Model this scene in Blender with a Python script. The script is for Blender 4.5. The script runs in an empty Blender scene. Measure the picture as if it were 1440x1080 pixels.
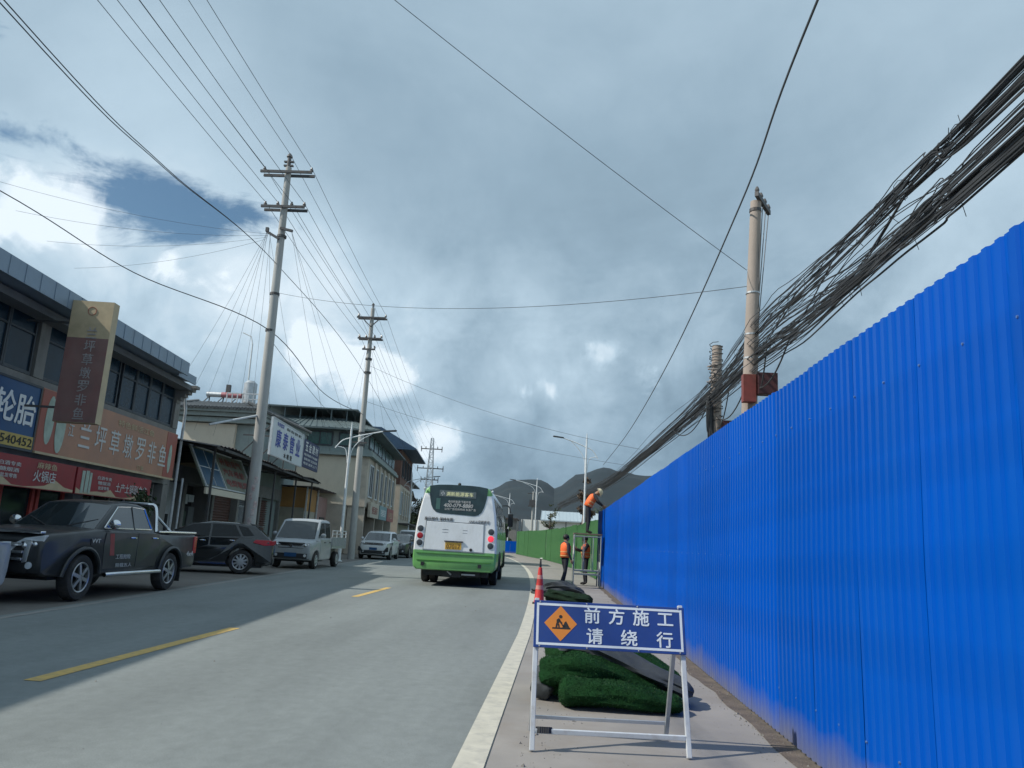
import bpy, bmesh, math, random
from mathutils import Vector, Matrix, noise
random.seed(7)
R = math.radians
sc = bpy.context.scene
col = sc.collection

# ------------------------------------------------------------------ camera
cam_d = bpy.data.cameras.new('camera'); cam = bpy.data.objects.new('camera', cam_d); col.objects.link(cam)
sc.camera = cam
cam_d.sensor_fit = 'HORIZONTAL'; cam_d.sensor_width = 36.0; cam_d.lens = 36.0*1090/1440
cam_d.clip_start = .05; cam_d.clip_end = 9000
YAW, PITCH, ROLL = R(3.53), R(11.59), .056
fw = Vector((-math.sin(YAW)*math.cos(PITCH), math.cos(YAW)*math.cos(PITCH), math.sin(PITCH)))
rt = Vector((math.cos(YAW), math.sin(YAW), 0)); up = rt.cross(fw)
cr, sr = math.cos(ROLL), math.sin(ROLL)
rt2 = rt*cr + up*sr; up2 = up*cr - rt*sr
m = Matrix((( rt2.x, up2.x, -fw.x, 0), (rt2.y, up2.y, -fw.y, 0), (rt2.z, up2.z, -fw.z, 1.32), (0, 0, 0, 1)))
cam.matrix_world = m

# ------------------------------------------------------------------ sun, sky, exposure
SUN_EL = R(43); SUN_DIR = Vector((-1.0, -.30, 0)).normalized()*math.cos(SUN_EL) + Vector((0, 0, math.sin(SUN_EL)))
sd = bpy.data.lights.new('sun', 'SUN'); sun = bpy.data.objects.new('sun', sd); col.objects.link(sun)
sd.energy = 3.2; sd.angle = R(.6); sd.color = (1.0, .95, .87)
sun.rotation_euler = SUN_DIR.to_track_quat('Z', 'Y').to_euler()
sc.view_settings.view_transform = 'Standard'; sc.view_settings.look = 'None'
sc.view_settings.exposure = 0.40; sc.view_settings.gamma = 1.0; sc.view_settings.use_curve_mapping = False

world = bpy.data.worlds.new('World'); sc.world = world; world.use_nodes = True
nt = world.node_tree; nt.nodes.clear()
def N(t, **kw):
    n = nt.nodes.new(t)
    for k, v in kw.items(): setattr(n, k, v)
    return n
def mth(op, a, b=None, clamp=False):
    n = N('ShaderNodeMath', operation=op, use_clamp=clamp)
    for i, x in enumerate((a, b)):
        if x is None: continue
        if hasattr(x, 'links') or hasattr(x, 'is_linked'): nt.links.new(x, n.inputs[i])
        else: n.inputs[i].default_value = x
    return n.outputs[0]
def mixc(f, a, b):
    n = N('ShaderNodeMix', data_type='RGBA')
    for i, x in ((0, f), (6, a), (7, b)):
        if hasattr(x, 'is_linked'): nt.links.new(x, n.inputs[i])
        else: n.inputs[i].default_value = x if i == 0 else (*x, 1)
    return n.outputs[2]
def ramp(x, a, b):
    n = N('ShaderNodeMapRange', interpolation_type='SMOOTHSTEP'); nt.links.new(x, n.inputs[0])
    n.inputs[1].default_value = a; n.inputs[2].default_value = b
    return n.outputs[0]
tc = N('ShaderNodeTexCoord'); D = tc.outputs['Generated']
nrm = N('ShaderNodeVectorMath', operation='NORMALIZE'); nt.links.new(D, nrm.inputs[0]); D = nrm.outputs[0]
sep = N('ShaderNodeSeparateXYZ'); nt.links.new(D, sep.inputs[0])
zc = mth('ADD', mth('MAXIMUM', sep.outputs[2], 0.0), .22)
cmb = N('ShaderNodeCombineXYZ')
nt.links.new(mth('DIVIDE', sep.outputs[0], zc), cmb.inputs[0]); nt.links.new(mth('DIVIDE', sep.outputs[1], zc), cmb.inputs[1])
def cloud_noise(scale, detail, rough, off, dist=0.0, vec=None):
    mp = N('ShaderNodeMapping'); mp.inputs['Location'].default_value = off
    nt.links.new(vec or cmb.outputs[0], mp.inputs[0])
    n = N('ShaderNodeTexNoise'); n.inputs['Scale'].default_value = scale; n.inputs['Detail'].default_value = detail
    n.inputs['Roughness'].default_value = rough; n.inputs['Distortion'].default_value = dist
    nt.links.new(mp.outputs[0], n.inputs['Vector']); return n.outputs[0]
nA = cloud_noise(1.5, 10, .60, (3.1, 7.7, 0), .35)
nB = cloud_noise(.75, 6, .5, (11.3, 2.2, 0), .2)
nC = cloud_noise(6.0, 9, .60, (1.0, 4.0, 0), .6, vec=D)
nE = cloud_noise(14.0, 8, .62, (5.0, 1.0, 2.0), .4, vec=D)
def blob(d, w, flat=1.0):      # 1 at direction d, 0 at angular distance w (radians); flat > 1 squeezes it vertically
    d = Vector(d).normalized(); sb = N('ShaderNodeVectorMath', operation='SUBTRACT'); nt.links.new(D, sb.inputs[0]); sb.inputs[1].default_value = d
    sc_ = N('ShaderNodeVectorMath', operation='MULTIPLY'); nt.links.new(sb.outputs[0], sc_.inputs[0]); sc_.inputs[1].default_value = (1, 1, flat)
    ln = N('ShaderNodeVectorMath', operation='LENGTH'); nt.links.new(sc_.outputs[0], ln.inputs[0])
    n = N('ShaderNodeMapRange', interpolation_type='SMOOTHSTEP'); nt.links.new(ln.outputs['Value'], n.inputs[0])
    n.inputs[1].default_value = w; n.inputs[2].default_value = 0.0
    return n.outputs[0]
def ssum(items):
    s = None
    for d, w, k, fl in items:
        t = mth('MULTIPLY', blob(d, w, fl), k); s = t if s is None else mth('ADD', s, t)
    return s
def cen(n): return mth('SUBTRACT', n, .5)
# gaps of blue between the clouds, and brighter / darker cloud banks, with an added dimming across the view
nF = cloud_noise(9.0, 4, .5, (2.0, 8.0, 1.0), .15, vec=D)
bil = mth('SUBTRACT', mth('MULTIPLY', mth('ABSOLUTE', cen(nF)), 4.0), .42)          # billowy puffs with creases between
strk = N('ShaderNodeVectorMath', operation='MULTIPLY'); nt.links.new(D, strk.inputs[0]); strk.inputs[1].default_value = (5.0, 5.0, 17.0)
wisp = cloud_noise(1.0, 9, .64, (9.0, 3.0, 5.0), .8, vec=strk.outputs[0])
gaps = ssum([((-.478, .806, .350), .125, 1.15, 1.7), ((-.40, .840, .362), .15, 1.10, 2.8), ((-.58, .722, .388), .10, 1.0, 2.6), ((-.225, .918, .326), .08, .38, 2.5), ((-.60, .66, .46), .07, .7, 1.0),
             ((.6, -.7, .4), .5, .8, 1.5), ((-.5, -.8, .35), .4, .8, 1.5), ((.9, .2, .3), .35, .7, 1.5)])
gapf = ramp(mth('ADD', gaps, mth('ADD', mth('MULTIPLY', cen(wisp), 3.6), mth('MULTIPLY', cen(nE), 1.2))), .46, 1.25)
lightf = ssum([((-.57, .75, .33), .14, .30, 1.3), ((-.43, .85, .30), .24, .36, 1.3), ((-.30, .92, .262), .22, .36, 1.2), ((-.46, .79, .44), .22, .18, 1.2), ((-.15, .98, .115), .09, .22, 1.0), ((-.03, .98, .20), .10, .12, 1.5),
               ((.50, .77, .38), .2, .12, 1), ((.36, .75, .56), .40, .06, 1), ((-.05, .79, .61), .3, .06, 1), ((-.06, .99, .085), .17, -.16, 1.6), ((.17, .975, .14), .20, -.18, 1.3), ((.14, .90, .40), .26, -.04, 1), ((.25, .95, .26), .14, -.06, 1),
               ((.0, .93, .36), .75, -.11, 1), ((-.02, .96, .27), .26, .12, 1.6)])  # first entry dims the view, offsetting the sky base raised to brighten the shade
# crisp-edged cumulus heads
cumb = ssum([((-.572, .748, .322), .12, 1.0, 1.1), ((-.44, .845, .288), .13, .75, 1.2), ((-.30, .925, .235), .15, .80, 1.4), ((.06, .966, .245), .13, .78, 2.2), ((-.03, .978, .19), .09, .7, 1.6), ((-.150, .982, .118), .075, .95, 1.0), ((-.22, .955, .19), .09, .6, 1.2), ((.12, .97, .20), .06, .6, 1.4)])
cumf = ramp(mth('ADD', cumb, mth('ADD', mth('MULTIPLY', cen(nC), 1.5), mth('ADD', mth('MULTIPLY', cen(nE), .9), mth('MULTIPLY', bil, .22)))), .48, .78)
puff = ramp(sep.outputs[2], .46, .22)                                # puffy modelling low in the sky, smooth stratus above
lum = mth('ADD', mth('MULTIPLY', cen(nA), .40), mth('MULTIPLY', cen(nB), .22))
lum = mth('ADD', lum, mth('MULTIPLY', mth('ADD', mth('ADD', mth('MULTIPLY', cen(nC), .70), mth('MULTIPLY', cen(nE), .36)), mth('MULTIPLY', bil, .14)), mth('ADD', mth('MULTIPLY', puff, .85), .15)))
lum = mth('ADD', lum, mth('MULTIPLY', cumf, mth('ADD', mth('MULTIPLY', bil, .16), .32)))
lum = mth('ADD', mth('ADD', lum, lightf), .52, clamp=True)  # base raised so the sky outside the view fills the shade
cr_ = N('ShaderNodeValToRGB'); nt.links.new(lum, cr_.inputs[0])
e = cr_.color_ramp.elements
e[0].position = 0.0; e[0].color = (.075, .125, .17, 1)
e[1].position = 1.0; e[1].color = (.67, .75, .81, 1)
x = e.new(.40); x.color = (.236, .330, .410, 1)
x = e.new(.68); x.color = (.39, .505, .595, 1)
sky = N('ShaderNodeTexSky', sky_type='NISHITA'); sky.sun_disc = False; sky.sun_elevation = SUN_EL
sky.sun_rotation = math.atan2(SUN_DIR.x, SUN_DIR.y); sky.altitude = 0; sky.ozone_density = 1.0
tint = N('ShaderNodeMix', data_type='RGBA', blend_type='MULTIPLY'); tint.inputs[0].default_value = 1; nt.links.new(sky.outputs[0], tint.inputs[6]); tint.inputs[7].default_value = (.72, 1.0, 1.08, 1)
bg_sky = N('ShaderNodeBackground'); nt.links.new(tint.outputs[2], bg_sky.inputs[0]); bg_sky.inputs[1].default_value = .062
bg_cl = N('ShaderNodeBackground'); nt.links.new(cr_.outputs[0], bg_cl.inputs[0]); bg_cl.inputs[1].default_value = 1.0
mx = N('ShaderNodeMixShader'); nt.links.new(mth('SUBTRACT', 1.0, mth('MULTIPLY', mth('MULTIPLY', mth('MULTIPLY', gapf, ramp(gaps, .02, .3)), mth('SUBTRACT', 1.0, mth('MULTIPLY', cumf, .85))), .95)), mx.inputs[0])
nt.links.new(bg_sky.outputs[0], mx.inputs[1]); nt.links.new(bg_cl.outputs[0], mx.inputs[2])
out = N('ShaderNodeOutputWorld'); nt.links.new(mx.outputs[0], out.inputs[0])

# ------------------------------------------------------------------ materials
MATS = {}
def mat(name, c, rough=.65, metal=0., var=.12, scale=4., bump=0., bscale=60., dirt=None, dscale=1.5, damt=.35, coat=0., spec=.5, stretch=(1, 1, 1), emit=None, trans=0., low=None, perobj=0.):
    """low = (colour, height): dust or splash dirt that lies on the bottom part of a surface (world height)."""
    if name in MATS: return MATS[name]
    M = bpy.data.materials.new(name); M.use_nodes = True; t = M.node_tree; b = t.nodes['Principled BSDF']
    L = t.links.new
    def nn(k): return t.nodes.new(k)
    g = nn('ShaderNodeNewGeometry'); mp = nn('ShaderNodeMapping'); L(g.outputs['Position'], mp.inputs[0]); mp.inputs['Scale'].default_value = stretch
    n1 = nn('ShaderNodeTexNoise'); n1.inputs['Scale'].default_value = scale; n1.inputs['Detail'].default_value = 6; n1.inputs['Roughness'].default_value = .6
    L(mp.outputs[0], n1.inputs['Vector'])
    mr = nn('ShaderNodeMapRange'); L(n1.outputs[0], mr.inputs[0]); mr.inputs[1].default_value = .3; mr.inputs[2].default_value = .7
    mr.inputs[3].default_value = 1-var; mr.inputs[4].default_value = 1+var
    hv = nn('ShaderNodeHueSaturation'); hv.inputs['Color'].default_value = (*c, 1); L(mr.outputs[0], hv.inputs['Value'])
    cur = hv.outputs[0]
    def mixin(f, colr):
        nonlocal cur
        mx = nn('ShaderNodeMix'); mx.data_type = 'RGBA'; L(f, mx.inputs[0]); L(cur, mx.inputs[6]); mx.inputs[7].default_value = (*colr, 1); cur = mx.outputs[2]
    if dirt:
        n2 = nn('ShaderNodeTexNoise'); n2.inputs['Scale'].default_value = dscale; n2.inputs['Detail'].default_value = 8; n2.inputs['Roughness'].default_value = .7
        L(mp.outputs[0], n2.inputs['Vector'])
        m2 = nn('ShaderNodeMapRange'); L(n2.outputs[0], m2.inputs[0]); m2.inputs[1].default_value = .48; m2.inputs[2].default_value = .75; m2.inputs[4].default_value = damt
        mixin(m2.outputs[0], dirt)
    if low:
        sp = nn('ShaderNodeSeparateXYZ'); L(g.outputs['Position'], sp.inputs[0])
        n3 = nn('ShaderNodeTexNoise'); n3.inputs['Scale'].default_value = 3; n3.inputs['Detail'].default_value = 6; L(g.outputs['Position'], n3.inputs['Vector'])
        ad = nn('ShaderNodeMath'); ad.operation = 'MULTIPLY_ADD'; L(n3.outputs[0], ad.inputs[0]); ad.inputs[1].default_value = -low[1]; L(sp.outputs[2], ad.inputs[2])
        m3 = nn('ShaderNodeMapRange'); L(ad.outputs[0], m3.inputs[0]); m3.inputs[1].default_value = low[1]*.5; m3.inputs[2].default_value = -low[1]*.5; m3.inputs[4].default_value = .75
        mixin(m3.outputs[0], low[0])
    if perobj:
        oi = nn('ShaderNodeObjectInfo'); pr_ = nn('ShaderNodeMapRange'); L(oi.outputs['Random'], pr_.inputs[0]); pr_.inputs[3].default_value = 1-perobj; pr_.inputs[4].default_value = 1+perobj
        h2 = nn('ShaderNodeHueSaturation'); L(cur, h2.inputs['Color']); L(pr_.outputs[0], h2.inputs['Value']); cur = h2.outputs[0]
    L(cur, b.inputs['Base Color'])
    b.inputs['Metallic'].default_value = metal; b.inputs['Coat Weight'].default_value = coat; b.inputs['Coat Roughness'].default_value = .08
    b.inputs['Specular IOR Level'].default_value = spec
    rr = nn('ShaderNodeMapRange'); L(n1.outputs[0], rr.inputs[0]); rr.inputs[1].default_value = .3; rr.inputs[2].default_value = .7
    rr.inputs[3].default_value = max(.02, rough*.82); rr.inputs[4].default_value = min(1, rough*1.18); L(rr.outputs[0], b.inputs['Roughness'])
    if bump:
        n4 = nn('ShaderNodeTexNoise'); n4.inputs['Scale'].default_value = bscale; n4.inputs['Detail'].default_value = 4; L(mp.outputs[0], n4.inputs['Vector'])
        bp = nn('ShaderNodeBump'); bp.inputs['Strength'].default_value = bump; bp.inputs['Distance'].default_value = .02
        L(n4.outputs[0], bp.inputs['Height']); L(bp.outputs[0], b.inputs['Normal'])
    if emit: b.inputs['Emission Color'].default_value = (*emit[0], 1); b.inputs['Emission Strength'].default_value = emit[1]
    if trans: b.inputs['Transmission Weight'].default_value = trans; b.inputs['IOR'].default_value = 1.45
    MATS[name] = M; return M

A_GLASS = mat('dark_glass', (.012, .017, .02), .12, var=.2, spec=.35)
D_GLASS = mat('dull_dark_glass', (.016, .019, .022), .45, var=.3, spec=.15)
CAR_GLASS = mat('car_glass', (.020, .027, .030), .05, var=.2, spec=.75, coat=.5)
BLACK_RUB = mat('black_rubber', (.018, .018, .019), .75, var=.25, dirt=(.12, .105, .09), dscale=5, damt=.5)
BLACK_PL = mat('black_plastic', (.02, .021, .023), .5)
CHROME = mat('chrome', (.72, .73, .74), .18, 1.)
ALLOY = mat('alloy_rim', (.42, .43, .44), .35, .85)
STEEL = mat('galvanised_steel', (.50, .53, .55), .45, .6, dirt=(.2, .15, .1), dscale=6, damt=.4)
GREY_PAINT = mat('grey_painted_steel', (.55, .58, .60), .45, .0, dirt=(.25, .18, .12), dscale=9, damt=.45)
LAMP_WHITE = mat('white_lamp_paint', (.72, .75, .76), .4)
DARK_STEEL = mat('dark_weathered_steel', (.085, .09, .095), .6, .3, dirt=(.16, .09, .05), dscale=8, damt=.5)
CONCRETE = mat('pole_concrete', (.42, .42, .40), .85, var=.15, scale=2, stretch=(1, 1, .3), bump=.15, bscale=90, dirt=(.24, .22, .2), damt=.6)
CONC_BROWN = mat('weathered_pole_concrete', (.36, .31, .27), .9, var=.2, scale=3, stretch=(1, 1, .4), bump=.25, bscale=70, dirt=(.2, .15, .12), damt=.6)
CABLE = mat('black_cable', (.058, .062, .067), .6, var=.4, scale=2)
WIRE = mat('power_wire', (.11, .12, .13), .5, .3)
PORC = mat('porcelain', (.13, .12, .115), .3)
RED = mat('red_lens', (.45, .02, .03), .2)
REDLIT = mat('lit_red_lens', (.8, .05, .08), .2, emit=((1, .05, .09), .5))
CLEAR = mat('headlight_lens', (.62, .66, .68), .08, .2)
WHITE_L = mat('white_lettering', (.78, .79, .78), .6, var=.05)
ORANGE_L = mat('amber_lens', (.7, .25, .03), .25)

# ------------------------------------------------------------------ mesh helpers
class MB:
    def __init__(s, off=(0, 0, 0)): s.v = []; s.f = []; s.m = []; s.off = Vector(off); s.M = None
    def add(s, vs, fs, m=0):
        o = len(s.v)
        for p in vs:
            p = Vector(p)
            if s.M: p = s.M @ p
            s.v.append(p - s.off)
        for f in fs: s.f.append(tuple(o+i for i in f)); s.m.append(m)
    def box2(s, a, b, m=0):
        x0, y0, z0 = (min(p, q) for p, q in zip(a, b)); x1, y1, z1 = (max(p, q) for p, q in zip(a, b))
        s.add([(x0, y0, z0), (x1, y0, z0), (x1, y1, z0), (x0, y1, z0), (x0, y0, z1), (x1, y0, z1), (x1, y1, z1), (x0, y1, z1)],
              [(0, 3, 2, 1), (4, 5, 6, 7), (0, 1, 5, 4), (1, 2, 6, 5), (2, 3, 7, 6), (3, 0, 4, 7)], m)
    def box(s, c, d, m=0): s.box2([a-b/2 for a, b in zip(c, d)], [a+b/2 for a, b in zip(c, d)], m)
    def bar(s, p, q, w, h=None, m=0, upv=(0, 0, 1)):
        p, q = Vector(p), Vector(q); h = h or w; d = (q-p).normalized(); u = Vector(upv)
        if abs(d.dot(u)) > .95: u = Vector((0, 1, 0)) if abs(d.y) < .9 else Vector((1, 0, 0))
        a = d.cross(u).normalized(); b = a.cross(d).normalized()
        vs = [x + a*i*w/2 + b*j*h/2 for x in (p, q) for i, j in ((-1, -1), (1, -1), (1, 1), (-1, 1))]
        s.add(vs, [(0, 1, 2, 3), (7, 6, 5, 4), (0, 4, 5, 1), (1, 5, 6, 2), (2, 6, 7, 3), (3, 7, 4, 0)], m)
    def tube(s, pts, r, n=8, m=0, cap=True):
        pts = [Vector(p) for p in pts]; k = len(pts); pd = None; rs = r if isinstance(r, (list, tuple)) else [r]*k
        vs = []; prev = None
        for i, p in enumerate(pts):
            d = (pts[min(i+1, k-1)] - pts[max(i-1, 0)])
            d = d.normalized() if d.length > 1e-7 else (pd.copy() if prev is not None else Vector((0, 0, 1)))
            if prev is not None and d.dot(pd) < -.2 and n > 4: d = -d
            pd = d
            if prev is None:
                a = Vector((0, 0, 1)) if abs(d.z) < .9 else Vector((1, 0, 0)); a = (a - d*a.dot(d)).normalized()
            else: a = (prev - d*prev.dot(d)).normalized()
            prev = a; b = d.cross(a)
            for j in range(n):
                t = 2*math.pi*j/n; vs.append(p + (a*math.cos(t) + b*math.sin(t))*rs[i])
        fs = [(i*n+j, i*n+(j+1) % n, (i+1)*n+(j+1) % n, (i+1)*n+j) for i in range(k-1) for j in range(n)]
        if cap: fs += [tuple(range(n-1, -1, -1)), tuple(range((k-1)*n, k*n))]
        s.add(vs, fs, m)
    def prism(s, poly, f0, f1, m=0):
        """poly 2D; f0,f1 map (a,b)->3D on the two faces"""
        k = len(poly); vs = [f0(*p) for p in poly] + [f1(*p) for p in poly]
        s.add(vs, [tuple(range(k-1, -1, -1)), tuple(range(k, 2*k))] + [(i, (i+1) % k, k+(i+1) % k, k+i) for i in range(k)], m)
    def ball(s, c, r, n=10, k=6, m=0, sq=(1, 1, 1)):
        vs = [Vector(c) + Vector((0, 0, -r*sq[2]))]
        for i in range(1, k):
            a = -math.pi/2 + math.pi*i/k
            for j in range(n):
                t = 2*math.pi*j/n; vs.append(Vector(c)+Vector((math.cos(a)*math.cos(t)*r*sq[0], math.cos(a)*math.sin(t)*r*sq[1], math.sin(a)*r*sq[2])))
        vs.append(Vector(c)+Vector((0, 0, r*sq[2])))
        fs = [(0, 1+(j+1) % n, 1+j) for j in range(n)]
        for i in range(k-2):
            for j in range(n): fs.append((1+i*n+j, 1+i*n+(j+1) % n, 1+(i+1)*n+(j+1) % n, 1+(i+1)*n+j))
        t = len(vs)-1; b = 1+(k-2)*n
        fs += [(b+j, b+(j+1) % n, t) for j in range(n)]
        s.add(vs, fs, m)
    def build(s, name, mats, parent=None, smooth=False, bevel=0., fix=True):
        me = bpy.data.meshes.new(name); me.from_pydata([tuple(v) for v in s.v], [], s.f)
        if not isinstance(mats, (list, tuple)): mats = [mats]
        for x in mats: me.materials.append(x)
        if len(mats) > 1: me.polygons.foreach_set('material_index', s.m)
        if fix:
            bm = bmesh.new(); bm.from_mesh(me); bmesh.ops.recalc_face_normals(bm, faces=bm.faces); bm.to_mesh(me); bm.free()
        if smooth:
            me.polygons.foreach_set('use_smooth', [True]*len(me.polygons))
            me.set_sharp_from_angle(angle=R(38))
        o = bpy.data.objects.new(name, me); col.objects.link(o)
        if parent: o.parent = parent
        if bevel:
            bv = o.modifiers.new('bevel', 'BEVEL'); bv.width = bevel; bv.segments = 2; bv.limit_method = 'ANGLE'; bv.angle_limit = R(40)
        return o
def tag(o, label=None, cat=None, group=None, kind=None):
    for k, v in (('label', label), ('category', cat), ('group', group), ('kind', kind)):
        if v: o[k] = v
    return o
def thing(name, label, cat, loc=(0, 0, 0), rz=0, group=None):
    o = bpy.data.objects.new(name, None); col.objects.link(o); o.location = loc; o.rotation_euler = (0, 0, rz); o.empty_display_size = .2
    return tag(o, label, cat, group)
def copy_tree(o, parent=None):
    c = o.copy(); col.objects.link(c); c.parent = parent
    for ch in list(o.children): copy_tree(ch, c)
    return c
# the row along the left kerb runs in its own direction: u along it, v away from the road
PHI_L = math.atan(.0896/.996)
def L(u, v, z=0): return Vector((-6.4-.0896*u-.996*v, .996*u-.0896*v, z))
def row_thing(name, label, cat, u, v, z=0, group=None):
    o = thing(name, label, cat, L(u, v, z), PHI_L, group); return o, (-v, u, z)     # offset for MB written in (-v, u, z)
TXT = {}
def lettering(text, w, h, material, parent, M, name='lettering', bold=.012, depth=.004, shear=0):
    """flat raised lettering fitted to w x h, centred, lying in the local XY plane of M"""
    key = (text, shear)
    if key not in TXT:
        cu = bpy.data.curves.new('text', 'FONT'); cu.body = text; cu.size = 1; cu.extrude = .01; cu.shear = shear; cu.resolution_u = 3
        o = bpy.data.objects.new('text', cu); col.objects.link(o)
        dg = bpy.context.evaluated_depsgraph_get(); dg.update()
        me = bpy.data.meshes.new_from_object(o.evaluated_get(dg)); bpy.data.objects.remove(o); bpy.data.curves.remove(cu)
        xs = [v.co.x for v in me.vertices] or [0, 1]; ys = [v.co.y for v in me.vertices] or [0, 1]
        TXT[key] = ([v.co.copy() for v in me.vertices], [tuple(p.vertices) for p in me.polygons], min(xs), max(xs), min(ys), max(ys))
    vs, fs, x0, x1, y0, y1 = TXT[key]
    b = MB(); b.M = M
    k = .0 if bold < .004 else bold*.55*h/max(.2, y1-y0)
    for i, (dx, dy) in enumerate(((0, 0),) if not k else ((-k, 0), (k, 0), (0, k), (0, -k))):
        b.add([((v.x-(x0+x1)/2)*(w-2*k)/(x1-x0)+dx, (v.y-(y0+y1)/2)*(h-2*k)/(y1-y0)+dy, depth*(1 if v.z > 0 else 0)+.0004*i) for v in vs], fs)
    return b.build(name, material, parent, fix=False)
def TM(o, x, y, n=None):       # transform from origin and text right/up directions
    x, y = Vector(x).normalized(), Vector(y).normalized(); n = x.cross(y)
    return Matrix(((x.x, y.x, n.x, o[0]), (x.y, y.y, n.y, o[1]), (x.z, y.z, n.z, o[2]), (0, 0, 0, 1)))

# ------------------------------------------------------------------ ground, road, markings
def xr(Y): return -.36 if Y < 12 else (-.36-.00098*(Y-12)**2 if Y < 85 else -.36-.00098*73**2-.143*(Y-85))
def xl(Y): return -6.4-.0898*Y if Y < 35 else -6.4-.0898*Y-.0005*(min(Y, 110)-35)**2 - max(0, Y-110)*.075
def strip(name, fa, fb, ys, z, material, nx=1):
    b = MB(); vs = []
    for y in ys:
        a, c = fa(y), fb(y)
        for i in range(nx+1): vs.append((a+(c-a)*i/nx, y, z))
    k = nx+1
    b.add(vs, [(j*k+i, j*k+i+1, (j+1)*k+i+1, (j+1)*k+i) for j in range(len(ys)-1) for i in range(nx)])
    return tag(b.build(name, material), kind='structure')
YS = [-40, -20] + list(range(-10, 120, 2)) + [130, 150, 180, 220, 260]
GROUND = mat('dusty_ground', (.17, .155, .125), .95, var=.3, scale=.3, bump=.2, bscale=8, dirt=(.07, .085, .05), dscale=.05, damt=.8)
g = MB(); g.add([(-2400, -600, -.016), (2400, -600, -.016), (2400, 2600, -.016), (-2400, 2600, -.016)], [(0, 1, 2, 3)]); tag(g.build('ground', GROUND), kind='structure')

def asphalt_mat():
    M = bpy.data.materials.new('worn_asphalt'); M.use_nodes = True; t = M.node_tree; b = t.nodes['Principled BSDF']; Lk = t.links.new
    def nn(k): return t.nodes.new(k)
    g = nn('ShaderNodeNewGeometry')
    def noi(sx, sy, det, rough=.6):
        mp = nn('ShaderNodeMapping'); mp.inputs['Scale'].default_value = (sx, sy, 1); Lk(g.outputs['Position'], mp.inputs[0])
        n = nn('ShaderNodeTexNoise'); n.inputs['Scale'].default_value = 1; n.inputs['Detail'].default_value = det; n.inputs['Roughness'].default_value = rough; Lk(mp.outputs[0], n.inputs['Vector']); return n.outputs[0]
    def mr(x, a, b_, c, d):
        n = nn('ShaderNodeMapRange'); Lk(x, n.inputs[0])
        for i, v in enumerate((a, b_, c, d)): n.inputs[i+1].default_value = v
        return n.outputs[0]
    def mul(a, c):
        n = nn('ShaderNodeMath'); n.operation = 'MULTIPLY'; Lk(a, n.inputs[0]); Lk(c, n.inputs[1]); return n.outputs[0]
    v = mul(mr(noi(.9, .10, 5), .3, .7, .82, 1.13), mr(noi(9, 7, 7, .75), .3, .7, .87, 1.12))
    v = mul(v, mr(noi(.35, .25, 7, .65), .50, .66, 1.0, .88))
    v = mul(v, mr(noi(120, 120, 3, .7), .25, .75, .72, 1.28))
    v = mul(v, mr(noi(2.2, 1.5, 8, .7), .58, .72, 1., .86))
    hv = nn('ShaderNodeHueSaturation'); hv.inputs['Color'].default_value = (.195, .214, .206, 1); Lk(v, hv.inputs['Value']); Lk(hv.outputs[0], b.inputs['Base Color'])
    b.inputs['Roughness'].default_value = .82
    bp = nn('ShaderNodeBump'); bp.inputs['Strength'].default_value = .35; bp.inputs['Distance'].default_value = .006; Lk(noi(160, 160, 3, .7), bp.inputs['Height']); Lk(bp.outputs[0], b.inputs['Normal'])
    return M
ASPH = asphalt_mat()
SHOULD = mat('pale_concrete_shoulder', (.272, .253, .230), .9, var=.14, scale=1.2, bump=.15, bscale=120, dirt=(.21, .175, .14), dscale=1.1, damt=.6)
PARK = mat('dusty_parking_strip', (.165, .155, .14), .92, var=.2, scale=1.0, bump=.2, bscale=90, dirt=(.10, .085, .07), dscale=.8, damt=.6)
def greenx(Y):
    P = [(28.3, 2.02), (34.5, 1.95), (45, 1.55), (59.9, .62), (74.6, -.85), (85, -2.45), (95, -3.7), (120, -7.4), (260, -32)]
    if Y <= P[0][0]: return 1.9
    for (a, xa), (b, xb) in zip(P, P[1:]):
        if Y <= b: return xa+(xb-xa)*(Y-a)/(b-a)
    return P[-1][1]
strip('parking_strip', lambda y: xl(y)-9, lambda y: xl(y)+.2, YS, -.012, PARK, 3)
strip('pavement', lambda y: xr(y)-.5, lambda y: greenx(y)+.6, YS, -.008, SHOULD, 2)
strip('road', xl, lambda y: xr(y)+.1-.012*max(0, 12-y), YS, -.004, ASPH, 4)
YEL = mat('yellow_road_paint', (.60, .40, .12), .8, var=.15, scale=14, dirt=(.24, .21, .16), dscale=9, damt=.75)
WHT = mat('white_road_paint', (.51, .485, .40), .8, var=.1, scale=8, dirt=(.25, .25, .24), dscale=7, damt=.6)
OLDW = mat('faded_white_road_paint', (.28, .27, .25), .85, var=.2, scale=8, dirt=(.16, .16, .155), dscale=5, damt=.9)
YF = [-40, -10] + [i*1.0 for i in range(-5, 100)] + [110, 140, 180]
strip('road_edge_marking', lambda y: xr(y)-.09-.012*max(0, 12-y), lambda y: xr(y)+.095-.012*max(0, 12-y), YF, .0, WHT)
strip('road_edge_marking', lambda y: xl(y)+.12, lambda y: xl(y)+.24, YF, .0, OLDW)
def xc(Y): return -4.22 if Y < 16 else -4.22-.0010*(Y-16)**2
for y0, y1 in ((-3, 1.2), (6.53, 10.7), (17.2, 20.9), (27, 31), (37, 41), (47, 51), (57, 61)):
    strip('centre_line_marking', lambda y: xc(y)-.07, lambda y: xc(y)+.08, [y0+(y1-y0)*i/6 for i in range(7)], .0, YEL)
DIRT = mat('brown_dirt', (.12, .095, .075), .95, var=.35, scale=6, bump=.5, bscale=60)
b = MB(); rnd = random.Random(9); vs = []; yv = [-3+.35*i for i in range(90)]
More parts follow.
